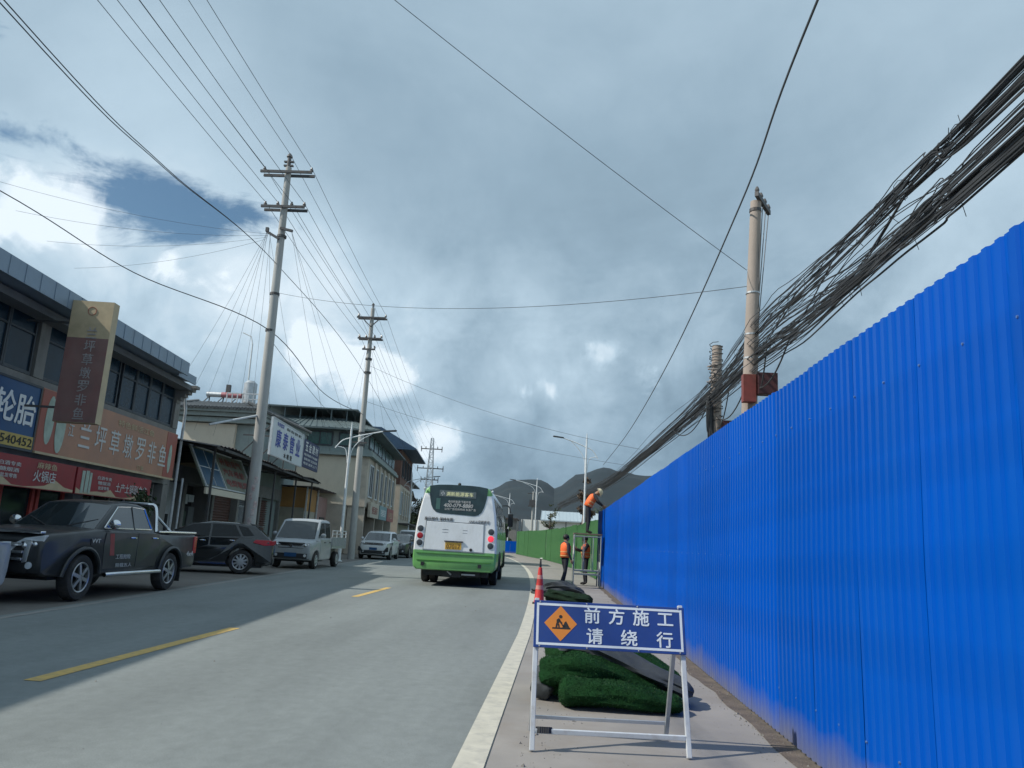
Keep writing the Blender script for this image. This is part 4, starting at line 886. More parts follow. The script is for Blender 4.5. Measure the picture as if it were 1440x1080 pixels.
for k, (cx, cz, rz_) in enumerate(((3.68, 4.5, .52), (3.72, 4.42, .5), (3.64, 4.62, .42))):
    b = MB(off)
    for j in range(4): b.tube([(cx+.05*math.sin(a*.3926)+.012*j-.02, 18.78-.03*k+.12*math.sin(a*.3926), cz+(rz_+.012*j)*math.cos(a*.3926)) for a in range(17)], .013, 5)
    b.build('cable_coil', CABLE, rp2)
bundle = thing('cable_bundle', 'thick sagging bundle of black cables strung over the blue fence between the old poles', 'cable bundle', (3.5, 14, 4.8))
boff = (3.5, 14, 4.8)
def bpath(kind):
    up_ = [(2.85, -5, 4.50), (3.2, 5.12, 4.80), (3.25, 6.6, 4.885), (3.33, 8.6, 5.01), (3.43, 11.2, 5.20), (3.56, 14, 5.42), (3.80, 19, 5.45), (3.62, 25, 5.25), (2.95, 40, 4.95), (2.0, 56, 5.2), (.4, 75, 5.2)]
    lo_ = [(2.85, -5, 4.20), (3.2, 5.15, 4.36), (3.25, 6.65, 4.41), (3.33, 8.6, 4.50), (3.43, 11, 4.65), (3.56, 14, 4.90), (3.74, 19, 5.05), (3.58, 25, 4.98), (2.9, 40, 4.66), (2.0, 56, 4.8), (.4, 75, 4.9)]
    return up_ if kind == 'u' else lo_
random.seed(5)
def cab(kind, spread, r, wig, endk=11, n=7):
    base = bpath(kind)[:endk]; ph = random.random()*20; ox, oz = random.gauss(0, spread), random.gauss(0, spread)
    pts = []
    for i, p in enumerate(base):
        f = 1 if i < 4 else (1.9 if i < 7 else 1.4)
        pts.append((p[0]+ox*.7*f+random.gauss(0, wig)*.6, p[1], p[2]+oz*f+random.gauss(0, wig)))
    pts = spline(pts, n)
    return [p + Vector((noise.noise(Vector((ph, i*.35, 0)))*wig*.5, 0, noise.noise(Vector((ph, i*.35, 5)))*wig*.7)) for i, p in enumerate(pts)]
for i in range(15): b = MB(boff); b.tube(cab('u', .058, 0, .026), random.choice((.005, .007, .009)), 5, cap=False); b.build('cable', CABLE, bundle, fix=False, smooth=True)
for i in range(32): b = MB(boff); b.tube(cab('l', .075, 0, .030), random.choice((.005, .006, .008, .011)), 5, cap=False); b.build('cable', CABLE, bundle, fix=False, smooth=True)
for i in range(14): b = MB(boff); b.tube(cab(random.choice('ul'), .12, 0, .075), .0055, 5, cap=False); b.build('cable', CABLE, bundle, fix=False, smooth=True)
for i in range(8):                       # cables that swap strands or hang loose
    u_, l_ = bpath('u'), bpath('l'); k = random.randint(1, 5)
    pts = [Vector(u_[j] if j <= k else l_[j])+Vector((random.gauss(0, .03), 0, random.gauss(0, .06))) for j in range(9)]
    b = MB(boff); b.tube(spline(pts, 7), .009, 5, cap=False); b.build('cable', CABLE, bundle, fix=False, smooth=True)
for (p, q, sg) in (((3.5, 11.6, 4.7), (3.55, 13.9, 4.3), .25), ((3.6, 14.2, 4.9), (3.85, 18.8, 4.6), .45), ((3.5, 13, 4.8), (3.6, 14, 4.2), .2), ((3.75, 17, 4.9), (3.9, 19.1, 4.4), .3), ((3.8, 19, 5.2), (3.6, 24, 5.0), .5)):
    b = MB(boff); b.tube(catenary(p, q, sg, 12), .014, 5); b.build('loose_cable', CABLE, bundle, fix=False, smooth=True)
for i in range(46):                      # twisted ties with loose ends
    t = random.uniform(2, 16); src = bpath(random.choice('uull' 'll')); 
    for (a, c) in zip(src, src[1:]):
        if a[1] <= t <= c[1]: p = Vector(a).lerp(Vector(c), (t-a[1])/(c[1]-a[1]))
    b = MB(boff); rr = random.uniform(.06, .11); d = random.uniform(.05, .12)
    pts = [p+Vector((rr*.8*math.cos(a*.7), .01*a, rr*math.sin(a*.7))) for a in range(10)] + [p+Vector((rr+d*random.uniform(-1, .5), random.uniform(-.1, .1), random.choice((-1, 1))*(rr+d)))]
    b.tube(pts, .004, 4); b.build('tie_wire', CABLE, bundle, fix=False)

# ------------------------------------------------------------------ street lamps
def lamp(label, x, y, h, s=1, arm=2.1, rz=0, group=None):
    o = thing('street_lamp', label, 'street lamp', (x, y, 0), rz, group)
    b = MB(); b.tube([(0, 0, 0), (0, 0, .05), (0, 0, .051), (0, 0, h)], [.16, .16, .085, .05], 12); b.build('pole', LAMP_WHITE, o, smooth=True)
    b = MB(); ln = [(0, 0, h*.90), (s*.5, 0, h*.925), (s*arm, 0, h+.06)]; sh = [(0, 0, h*.90), (-s*.4, 0, h*.885), (-s*.62, 0, h*.865)]
    b.tube(spline([(0, 0, h*.935), (s*arm*.4, 0, h*.965), (s*arm, 0, h+.02)], 6), .032, 8); b.tube(spline([(0, 0, h*.935), (-s*.4, 0, h*.91), (-s*.72, 0, h*.85)], 5), .028, 8)
    b.tube(spline([(s*.06, 0, h*.74), (s*.12, 0, h*.84), (s*.5, 0, h*.92), (s*arm*.62, 0, h*.975)], 6), .022, 6); b.tube(spline([(-s*.06, 0, h*.74), (-s*.12, 0, h*.80), (-s*.25, 0, h*.85), (-s*.7, 0, h*.865)], 6), .02, 6)
    b.build('arm', LAMP_WHITE, o, smooth=True)
    b = MB(); b.prism([(s*(arm-.12), -.1), (s*(arm+.5), -.13), (s*(arm+.56), 0), (s*(arm+.5), .13), (s*(arm-.12), .1)], lambda p, q: (p, q, h-.02+.1*(abs(p)-arm)), lambda p, q: (p, q, h+.05+.1*(abs(p)-arm))); b.build('lamp_head', MULL, o, bevel=.01)
    b = MB(); b.tube([(0, 0, h), (0, 0, h+.35)], [.04, .02], 8); b.build('finial', LAMP_WHITE, o)
    return o
LG1 = 'white double-armed street lamps'
lamp('white double-armed street lamp just past the pale flatbed truck, beside the second concrete pole', -10.25, 38, 6.45, 1, 1.7, .1, LG1)
lamp('white double-armed street lamp standing right behind the scaffold and the bent worker', 1.88, 48, 7.9, -1, 1.55, .05, LG1)
lamp('white street lamp in front of the warehouse, second beyond the turf hoarding', -1.88, 84, 8.0, -1, 2.4, .05, LG1)
lamp('most distant white street lamp, its top showing just beside the bus roof', -6.2, 110, 7.9, -1, 2.6, .05, LG1)
lamp('slender street lamp with long arm in front of the far row houses', -14.0, 76, 7.3, 1, 2.2, .1, LG1)
o = thing('street_lamp', 'thin distant lamp post with a short bent arm rising behind the cream house', 'street lamp', (-20.7, 50, 0))
b = MB(); b.tube([(0, 0, 0), (-.15, 0, 13.6)], [.09, .05], 8); b.build('pole', LAMP_WHITE, o); b = MB(); b.tube([(-.15, 0, 13.6), (-.3, 0, 14.1), (-.9, 0, 14.35)], .04, 6); b.build('arm', LAMP_WHITE, o)
o = thing('transformer_pole', 'far utility pole with a grey transformer platform behind the turf hoarding', 'utility pole', (-2.5, 95, 0))
b = MB(); b.tube([(0, 0, 0), (0, 0, 7.6)], [.16, .10], 10); b.build('shaft', CONCRETE, o, smooth=True); b = MB(); b.box2((-.6, -.3, 5.8), (.6, .3, 5.9)); b.box2((-.45, -.25, 5.91), (.45, .25, 6.6)); b.build('transformer', DARK_STEEL, o); b = MB(); b.box2((-.7, -.05, 7.3), (.7, .05, 7.4)); b.build('crossarm', DARK_STEEL, o)

# ------------------------------------------------------------------ trees
BARK = mat('brown_bark', (.12, .085, .065), .95, var=.3, scale=8, bump=.5, bscale=25)
LEAF = mat('dark_green_leaves', (.04, .065, .028), .7, var=.5, scale=2.5, spec=.3)
LEAF2 = mat('olive_leaves', (.065, .08, .035), .7, var=.5, scale=2.5, spec=.3)
def tree(name, label, x, y, h, cr_w, lm, seed, nleaf=900, trunk=.12, cat='tree', crown0=.35, leaf=.16, group=None):
    rnd = random.Random(seed); o = thing(name, label, cat, (x, y, 0), rnd.random()*6, group)
    b = MB(); lean = Vector((rnd.uniform(-.1, .1), rnd.uniform(-.1, .1), 1)); tops = []
    b.tube([lean*h*t*.8*Vector((1, 1, 1)).x if False else Vector((lean.x*h*t, lean.y*h*t, h*t)) for t in (0, .2, .45, .75)], [trunk*1.25, trunk, trunk*.75, trunk*.4], 9)
    for i in range(9):
        t = rnd.uniform(crown0*.8, .75); p = Vector((lean.x*h*t, lean.y*h*t, h*t)); a = rnd.uniform(0, 6.28); ln = cr_w*rnd.uniform(.5, .95); q = p + Vector((math.cos(a)*ln, math.sin(a)*ln, ln*rnd.uniform(.3, .9)))
        mid = p.lerp(q, .5)+Vector((0, 0, -.06*ln)); b.tube([p, mid, q], [trunk*.4, trunk*.25, trunk*.1], 6); tops += [q, mid]
    tops.append(Vector((lean.x*h*.9, lean.y*h*.9, h*.9)))
    b.build('trunk', BARK, o, smooth=True)
    b = MB()
    cl = [(t, cr_w*rnd.uniform(.25, .5)) for t in tops]
    for i in range(nleaf):
        c, r = rnd.choice(cl); d = Vector((rnd.gauss(0, 1), rnd.gauss(0, 1), rnd.gauss(0, .8))); p = c + d.normalized()*r*rnd.random()**.5
        n = Vector((rnd.gauss(0, 1), rnd.gauss(0, 1), rnd.gauss(.6, 1))).normalized(); a = n.orthogonal().normalized(); bb = n.cross(a); s = leaf*rnd.uniform(.6, 1.3)
        b.add([p-a*s, p+bb*s*.45, p+a*s, p-bb*s*.45], [(0, 1, 2, 3)])
    b.build('crown', lm, o, fix=False)
    return o
tree('lopped_tree', 'lopped brown tree with a few dry sprays beside the lamp behind the scaffold', 1.95, 51, 6.2, .55, mat('dry_brown_leaves', (.11, .075, .05), .8, var=.5), 3, 900, .26, crown0=.35, leaf=.12)
tree('thin_tree', 'small dark lopped tree between the two lamps in front of the warehouse', -.35, 86, 6.2, 1.0, LEAF2, 4, 300, .11, crown0=.55, leaf=.14)
TG = 'trees around the far bend'
for i, (x, y, h, w, lm, lab) in enumerate(((-11.5, 140, 6, 2.2, LEAF, 'dark tree by the far shed past the bend'), (-14, 150, 7, 3, LEAF2, 'olive tree farthest down the road behind the bus'), (-19.5, 122, 7.5, 2.6, LEAF2, 'olive tree by the far row houses near the lattice mast'), (-24, 140, 8, 3.0, LEAF, 'dark tree behind the lattice mast'), (9, 165, 9, 4, LEAF, 'dark tree behind the warehouse roof'), (-7.5, 121, 4.5, 1.6, LEAF, 'dark bushy tree behind the low shed'))):
    tree('street_tree', lab, x, y, h, w, lm, 20+i, 1300, .16, crown0=.3, leaf=.26, group=TG)
tree('bush', 'dark shrub between the black pickup and the shop house wall', L(22.6, 3.6).x, L(22.6, 3.6).y, 2.3, .75, LEAF, 50, 1500, .05, 'shrub', .1, .075)

# ------------------------------------------------------------------ vehicles
def inset(poly, d):
    k = len(poly); o = []
    ar = sum(poly[i][0]*poly[(i+1) % k][1]-poly[(i+1) % k][0]*poly[i][1] for i in range(k))
    sg = 1 if ar > 0 else -1
    for i in range(k):
        p, q, r = Vector(poly[i-1]), Vector(poly[i]), Vector(poly[(i+1) % k])
        a = (q-p); c = (r-q); a = a.normalized() if a.length else c.normalized(); c = c.normalized() if c.length else a
        n = Vector((-a.y-c.y, a.x+c.x))*sg
        n = n.normalized() if n.length > 1e-6 else Vector((-a.y, a.x))*sg
        o.append((q.x+n.x*d, q.y+n.y*d))
    return o
def shell(b, poly, wf, rnd=.035, crown=.0, zc=0, m=0):
    fr = [-1, -.985, -.94, -.75, -.4, 0, .4, .75, .94, .985, 1]; ins = [rnd, rnd*.35, 0, 0, 0, 0, 0, 0, 0, rnd*.35, rnd]
    k = len(poly); vs = []
    for t, d in zip(fr, ins):
        pp = inset(poly, d) if d else poly
        for (y, z) in pp: vs.append((t*wf(y, z), y, z - (crown*t*t if z > zc else 0)))
    n = len(fr)
    b.add(vs, [(j*k+i, j*k+(i+1) % k, (j+1)*k+(i+1) % k, (j+1)*k+i) for j in range(n-1) for i in range(k)] + [tuple(range(k-1, -1, -1)), tuple(range((n-1)*k, n*k))], m)
def side_poly(b, poly, wf, s, lift=.004, th=.012, m=0):
    b.prism(poly, lambda y, z: (s*(wf(y, z)+lift-th), y, z), lambda y, z: (s*(wf(y, z)+lift), y, z), m)
def wheel(root, x, y, r, w, s, spokes=6, rim=ALLOY, rr=.64):
    b = MB(); hw = w/2
    b.tube([(s*(-hw), 0, 0), (s*(-hw+.01), 0, 0), (s*(-hw+.04), 0, 0), (s*(hw-.04), 0, 0), (s*(hw-.008), 0, 0), (s*hw, 0, 0), (s*(hw-.015), 0, 0), (s*(hw-.07), 0, 0)], [r*.6, r*.93, r, r, r*.94, r*.8, r*(rr+.03), r*rr], 28)
    o = b.build('wheel', BLACK_RUB, root, smooth=True); o.location = (x, y, r)
    b = MB(); b.tube([(s*(hw-.09), 0, 0), (s*(hw-.085), 0, 0)], [r*rr, r*rr], 24, 1)
    b.tube([(s*(hw-.07), 0, 0), (s*(hw-.012), 0, 0), (s*(hw-.004), 0, 0), (s*(hw-.012), 0, 0)], [r*(rr-.02), r*(rr+.025), r*rr, r*(rr-.05)], 28, 0, cap=False)
    for i in range(spokes):
        a = 2*math.pi*i/spokes+.3; c, sn = math.cos(a), math.sin(a); p0 = Vector((s*(hw-.02), c*r*.1, sn*r*.1)); p1 = Vector((s*(hw-.028), c*r*(rr-.01), sn*r*(rr-.01)))
        b.bar(p0, p1, r*.15, .03, 0, (1, 0, 0))
    b.tube([(s*(hw-.05), 0, 0), (s*(hw-.012), 0, 0)], [r*.17, r*.12], 14, 0)
    b.build('rim', [rim, BLACK_PL], o, smooth=True)
def lower_outline(S):
    zb, ra, wr = S['zb'], S['ra'], S['wr']; P = [(S['top'][0][0]-.02, zb+.06)]
    P.append((S['top'][0][0]-.12, zb))
    for yc in (S['yf'], S['yr']):
        a0 = math.asin(max(-1, min(1, (zb-wr)/ra)))
        for i in range(15): a = a0+(math.pi-2*a0)*i/14; P.append((yc+ra*math.cos(a), wr+ra*math.sin(a)))
    P.append((S['top'][-1][0]+.10, zb+.02)); P.append((S['top'][-1][0], zb+.10))
    return P + S['top'][::-1]
def make_wf(hw, yF, yR, tf=.16, trr=.09, zt=.9, tumble=.10, taper=1.0):
    def wf(y, z):
        w = hw
        if y > yF-taper: t = (y-(yF-taper))/taper; w -= tf*max(0, t)**2.2
        if y < yR+taper: t = ((yR+taper)-y)/taper; w -= trr*max(0, t)**2.2
        w -= tumble*max(0, z-zt)
        if z < .5: w -= .10*(.5-z)
        return w
    return wf
def car(name, label, loc, rz, paint, S, group=None, cat='car'):
    o = thing(name, label, cat, loc, rz, group); o_ = o
    yF, yR = S['top'][0][0], S['top'][-1][0]; wf = make_wf(S['hw'], yF, yR, S.get('tf', .16), S.get('tr', .09), S.get('zt', .9), S.get('tumble', .1)); S['wf'] = wf
    b = MB(); shell(b, lower_outline(S), wf, .035, S.get('crown', .03), S.get('zcrown', .9)); b.build('body', paint, o, smooth=True)
    C = S['cab']; zb_, zr = C[0][1], max(p[1] for p in C)
    wc = lambda y, z: S['cw'][0]+(S['cw'][1]-S['cw'][0])*(z-zb_)/(zr-zb_); S['wc'] = wc
    b = MB(); shell(b, [(C[0][0], zb_-.06)]+C+[(C[-1][0], zb_-.06)], wc, .03, .035, zr-.1); b.build('cabin', paint, o, smooth=True)
    gl = S.get('glass', CAR_GLASS)
    def screen(nm, p, q, f0, f1, side_in=.07):
        p, q = Vector((0, *p)), Vector((0, *q)); d = (q-p); n = Vector((1, 0, 0)).cross(d).normalized()
        if n.z < 0: n = -n
        a, c = p+d*f0, p+d*f1; wa, wb = wc(a.y, a.z)-side_in, wc(c.y, c.z)-side_in
        bb = MB(); N_ = 7; vs = []
        for lift in (.009, -.012):
            for t, P_, W in ((0, a, wa), (1, c, wb)):
                for i in range(N_): u = -1+2*i/(N_-1); vs.append(P_+n*lift+Vector((u*W, 0, -.035*u*u*f1 if (t and q.z > zr-.1) else 0)))
        f = [(i, i+1, N_+i+1, N_+i) for i in range(N_-1)] + [(2*N_+i+1, 2*N_+i, 3*N_+i, 3*N_+i+1) for i in range(N_-1)]
        rim_ = list(range(N_)) + [2*N_-1-i for i in range(N_)]; f += [(rim_[i], rim_[(i+1) % len(rim_)], rim_[(i+1) % len(rim_)]+2*N_, rim_[i]+2*N_) for i in range(len(rim_))]
        bb.add(vs, f); return bb.build(nm, gl, o_)
    screen('windscreen', C[0], C[1], .04, .95)
    screen('rear_window', C[-1], C[-2], S.get('rw0', .08), .92)
    for s in (-1, 1):
        for poly in S['win']:
            b = MB(); side_poly(b, poly, wc, s, .005); w_ = b.build('side_window', gl, o)
            if S.get('wtrim'):
                b = MB(); k = len(poly)
                for i in range(k):
                    p, q = poly[i], poly[(i+1) % k]
                    if S['wtrim'] == 2 or (p[1] > zb_+.25 or q[1] > zb_+.25) and abs(p[0]-q[0]) > .1 or abs(p[1]-q[1]) < .05: b.bar((s*(wc(*p)+.008), *p), (s*(wc(*q)+.008), *q), .018, .018)
                b.build('chrome_trim', CHROME, w_)
        for poly, hd in S['doors']:
            b = MB(); side_poly(b, poly, wf, s, .007, .02); d = b.build('door', paint, o, bevel=.004)
            b = MB(); b.tube(spline([(s*(wf(*hd)+.01), hd[0]-.09, hd[1]), (s*(wf(*hd)+.045), hd[0]-.05, hd[1]), (s*(wf(*hd)+.045), hd[0]+.05, hd[1]), (s*(wf(*hd)+.01), hd[0]+.09, hd[1])], 4), .014, 6); b.build('handle', S.get('handle', CHROME), d, smooth=True)
        for y in (S['yf'], S['yr']): wheel(o, s*(S['hw']-.115), y, S['wr'], .22, s, S.get('spokes', 6), S.get('rim', ALLOY))
        if 'mirror' in S:
            y, z = S['mirror']; b = MB(); b.ball((s*(wc(y, z)+.15), y, z), .1, 12, 8, 0, (1.05, .7, .85)); b.bar((s*(wc(y, z)-.02), y, z-.05), (s*(wc(y, z)+.12), y, z-.04), .04, .05); b.build('mirror', S.get('mirm', paint), o, smooth=True)
    b = MB(); b.box2((-S['hw']+.22, yR+.3, S['zb']-.06), (S['hw']-.22, yF-.3, S['zb']+.2)); b.build('underbody', BLACK_PL, o)
    return o
def front_bits(o, S, zl, hl=(.3, .16), grille=(.5, .55, .85), slats=4, slatm=CHROME, plate=None, bumper=None, fog=True, lens=CLEAR):
    yF = S['top'][0][0]; wf = S['wf']
    for s in (-1, 1):
        x1 = wf(yF-.08, zl)-.03; b = MB(); yb = yF
        pts = [(s*(x1-hl[0]-.06), zl-.05), (s*(x1-.02), zl-.03), (s*x1, zl+hl[1]*.8), (s*(x1-hl[0]*.6), zl+hl[1]*.62), (s*(x1-hl[0]), zl+hl[1]*.25)]
        b.prism(pts, lambda x, z: (x, yb+.012-.42*max(0, abs(x)-(x1-hl[0]*.5))**1.3, z), lambda x, z: (x, yb-.16-.3*max(0, abs(x)-(x1-hl[0]*.6)), z)); h = b.build('headlight', lens, o, bevel=.012)
        b = MB(); b.ball((s*(x1-hl[0]*.55), yb+.0, zl+hl[1]*.22), .055, 10, 6); b.ball((s*(x1-hl[0]*.25), yb-.04, zl+hl[1]*.3), .045, 10, 6); b.build('reflector', CHROME, h, smooth=True)
        if fog: b = MB(); b.tube([(s*(x1-.16), yF-.03, S['zb']+.17), (s*(x1-.16), yF+.008, S['zb']+.17)], .055, 12); b.build('fog_lamp', CLEAR, o)
    hwid, z0, z1 = grille
    b = MB(); b.box2((-hwid, yF-.1, z0), (hwid, yF+.004, z1)); g_ = b.build('grille', BLACK_PL, o)
    b = MB()
    for i in range(slats): z = z0+.03+(z1-z0-.06)*i/max(1, slats-1); b.box2((-hwid+.02, yF, z-.012), (hwid-.02, yF+.022, z+.012))
    b.tube([(-.0, yF+.01, (z0+z1)/2), (0, yF+.035, (z0+z1)/2)], .06, 14); b.build('slat', slatm, g_)
    b = MB(); b.box2((-hwid*1.25, yF-.1, S['zb']+.06), (hwid*1.25, yF+.004, S['zb']+.24)); b.build('air_intake', BLACK_PL, o)
    if plate: b = MB(); b.box2((-.22, yF+.005, plate), (.22, yF+.02, plate+.14)); b.build('number_plate', S_BLUE, o)
def tail_bits(o, S, zl, hl=(.12, .3), plate=.6):
    yR = S['top'][-1][0]; wf = S['wf']
    for s in (-1, 1):
        x1 = wf(yR+.05, zl)+.006; b = MB(); b.box2((s*(x1-hl[0]), yR-.012, zl-hl[1]/2), (s*x1, yR+.14, zl+hl[1]/2)); b.build('tail_light', RED, o, bevel=.012)
    b = MB(); b.box2((-.22, yR-.02, plate), (.22, yR-.003, plate+.14)); b.build('number_plate', S_BLUE, o)

P_BLACK = mat('dusty_black_paint', (.014, .017, .019), .38, var=.15, coat=.25, dirt=(.05, .05, .048), dscale=1.6, damt=.45, low=((.09, .085, .075), .5))
P_BLACK2 = mat('glossy_black_paint', (.006, .009, .011), .18, var=.1, coat=.9, low=((.05, .05, .048), .35))
P_SILV = mat('silver_paint', (.42, .44, .45), .32, .35, var=.06, coat=.5, dirt=(.28, .27, .25), damt=.35)
P_PALE = mat('pale_grey_van_paint', (.35, .38, .40), .35, .1, var=.06, coat=.4, dirt=(.33, .32, .29), damt=.4)
P_WHITE = mat('white_car_paint', (.68, .70, .71), .3, var=.04, coat=.6, dirt=(.5, .49, .46), damt=.3)
P_GREYD = mat('dark_grey_paint', (.05, .055, .055), .35, .2, var=.1, coat=.5)

# black double-cab pickup
S = dict(hw=.905, zb=.40, wr=.375, ra=.46, yf=1.54, yr=-1.54, top=[(2.42, .62), (2.42, .80), (2.40, .95), (2.28, 1.06), (1.7, 1.14), (1.08, 1.19), (.1, 1.16), (-.93, 1.155), (-.95, 1.135), (-2.70, 1.135), (-2.74, 1.10), (-2.74, .6)], cab=[(1.12, 1.13), (.36, 1.64), (.0, 1.69), (-.45, 1.68), (-.72, 1.63), (-.94, 1.13)], cw=(.80, .64), tumble=.06, tf=.20, tr=.05,
         win=[[(.88, 1.19), (.34, 1.575), (-.10, 1.59), (-.10, 1.19)], [(-.16, 1.19), (-.16, 1.59), (-.60, 1.575), (-.78, 1.19)]], wtrim=1,
         doors=[([(.96, 1.12), (1.02, .9), (.98, .5), (-.10, .5), (-.12, 1.12)], (.06, 1.03)), ([(-.14, 1.12), (-.12, .5), (-.86, .5), (-1.0, .9), (-.92, 1.12)], (-.76, 1.03))], mirror=(.78, 1.26), mirm=CHROME, spokes=6)
pk = car('pickup_truck', 'dusty black double-cab pickup truck with chrome mirror facing the road', (-8.66, 14.36, 0), math.pi+.012, P_BLACK, S, None, 'pickup truck')
front_bits(pk, S, .80, (.48, .30), (.42, .62, .93), 3, CHROME, .47)
tail_bits(pk, S, .9, (.14, .36))
b = MB()
for z in (.66, .77, .88): b.box2((-.44, 2.415, z-.022), (.44, 2.46, z+.022))
b.build('grille_bar', CHROME, pk, bevel=.008)
for s in (-1, 1): b = MB(); b.prism([(s*.44, .60), (s*.52, .62), (s*.56, .96), (s*.46, .95)], lambda x, z: (x, 2.45, z), lambda x, z: (x, 2.36, z)); b.build('grille_surround', CHROME, pk, bevel=.008)
b = MB(); b.box2((-.62, 2.22, 1.055), (.62, 2.34, 1.10)); b.build('bonnet_deflector', CHROME, pk, bevel=.015)
for s in (-1, 1):
    b = MB(); b.box2((s*.80, -2.68, 1.137), (s*.86, -1.0, 1.175)); b.build('bed_rail', CHROME, pk, bevel=.01)
    b = MB(); b.tube([(s*.95, .95, .40), (s*.97, .8, .405), (s*.97, -.85, .405), (s*.95, -1.0, .40)], .04, 10); b.build('side_step', CHROME, pk, smooth=True)
    for y in (1.54, -1.54):
        b = MB(); b.tube([(s*(S['wf'](y+.46*math.cos(a), .375+.46*math.sin(a))+.012), y+.475*math.cos(a), .375+.475*math.sin(a)) for a in [.05+i*.2 for i in range(16)]], .035, 8); b.build('wheel_arch', P_BLACK, pk, smooth=True)
    b = MB(); b.box2((s*.70, -2.02, .16), (s*.90, -2.05, .55)); b.build('mudflap', BLACK_RUB, pk)
    b = MB(); side_poly(b, [(1.42, 1.0), (1.42, .90), (1.16, .92), (1.14, 1.02)], S['wf'], s, .006, .02); b.build('vent', BLACK_PL, pk)
    b = MB(); side_poly(b, [(.86, 1.10), (.72, 1.10), (.66, .72), (.80, .72)], S['wf'], s, .011, .006); b.build('red_sticker', RDK, pk)
    Mx = TM((s*(S['wf'](.3, .72)+.010), .35, .70), (0, -1 if s < 0 else 1, 0), (0, 0, 1)); lettering('工程抢险', .50, .085, STEEL, pk, Mx); Mx = TM((s*(S['wf'](.3, .56)+.012), .3, .55), (0, -1 if s < 0 else 1, 0), (0, 0, 1)); lettering('限载五人', .55, .07, STEEL, pk, Mx)
    Mx = TM((s*(S['wf'](-2.5, .62)+.006), -2.42, .72), (0, -1 if s < 0 else 1, 0), (0, 0, 1)); lettering('4x4', .3, .1, GREYL, pk, Mx); lettering('VVT', .26, .07, GREYL, pk, TM((s*(S['wf'](1.28, .96)+.009), 1.28, .97), (0, -1 if s < 0 else 1, 0), (0, 0, 1)))
b = MB()
for s in (-1, 1): b.tube(spline([(s*.76, -1.05, 1.15), (s*.66, -1.1, 1.62), (s*.5, -1.1, 1.68)], 5), .035, 8); b.tube([(s*.7, -1.1, 1.45), (s*.76, -1.65, 1.16)], .03, 8)
b.tube([(-.5, -1.1, 1.68), (.5, -1.1, 1.68)], .035, 8); b.build('sports_bar', CHROME, pk, smooth=True)
b = MB(); b.box2((-.75, -2.62, 1.13), (.75, -1.02, 1.14)); b.build('bed_cover', BLACK_PL, pk)
b = MB()
for s in (-1, 1): b.bar((s*.1, 1.1, 1.165), (s*.62, .82, 1.33), .018)
b.build('wiper', BLACK_PL, pk)

# black coupe-backed SUV parked nose-in
S = dict(hw=.91, zb=.24, wr=.345, ra=.40, yf=1.32, yr=-1.32, top=[(2.12, .50), (2.14, .68), (2.05, .82), (1.1, .98), (.8, 1.0), (-1.2, 1.06), (-2.05, 1.06), (-2.20, .98), (-2.22, .6)], cab=[(1.10, .95), (.15, 1.42), (-.4, 1.50), (-1.1, 1.49), (-1.62, 1.40), (-2.08, 1.03)], cw=(.80, .60), tumble=.12,
         win=[[(.80, 1.04), (.12, 1.37), (-.36, 1.41), (-.36, 1.05)], [(-.42, 1.05), (-.42, 1.41), (-1.05, 1.405), (-1.25, 1.08)], [(-1.32, 1.09), (-1.14, 1.39), (-1.42, 1.34), (-1.62, 1.12)]], wtrim=0,
         doors=[([(.78, .99), (.92, .8), (.90, .34), (-.38, .34), (-.38, 1.02)], (-.2, .92)), ([(-.42, 1.02), (-.42, .34), (-.92, .34), (-1.0, .7), (-1.2, 1.03)], (-1.02, .95))], mirror=(.62, 1.08), spokes=10, tf=.22, tr=.16, glass=mat('tinted_car_glass', (.006, .008, .009), .06, spec=.4))
ang = math.atan2(-.31, -.95)   # heading of the nose
hd = Vector((math.cos(ang), math.sin(ang), 0)); rwc = Vector((-9.25, 23.25, 0))
suv = car('suv', 'glossy black coupe-backed SUV parked nose-in between the pickup and the pale truck', rwc+hd*1.32+Vector((-.15, .55, 0)), ang-math.pi/2, P_BLACK2, S, None, 'car')
front_bits(suv, S, .66, (.36, .14), (.4, .5, .7), 2, CHROME, .3)
for s in (-1, 1):
    b = MB(); side_poly(b, [(-1.62, .92), (-1.68, 1.0), (-2.15, 1.0), (-2.19, .86), (-1.95, .84)], S['wf'], s, .008, .03); b.build('tail_light', RED, suv, bevel=.006)
    b = MB(); b.box2((s*.35, -2.235, .86), (s*.80, -2.12, .98)); b.build('tail_light', RED, suv, bevel=.01)
b = MB(); b.box2((-.22, -2.24, .62), (.22, -2.225, .76)); b.build('number_plate', S_BLUE, suv)
b = MB(); b.prism([(-1.45, 1.475), (-1.80, 1.40), (-1.83, 1.36), (-1.5, 1.42)], lambda y, z: (-.56, y, z), lambda y, z: (.56, y, z)); b.build('spoiler', P_BLACK2, suv)
b = MB(); b.box2((-.7, -2.23, .28), (.7, -2.1, .48)); b.build('rear_bumper', BLACK_PL, suv, bevel=.02)

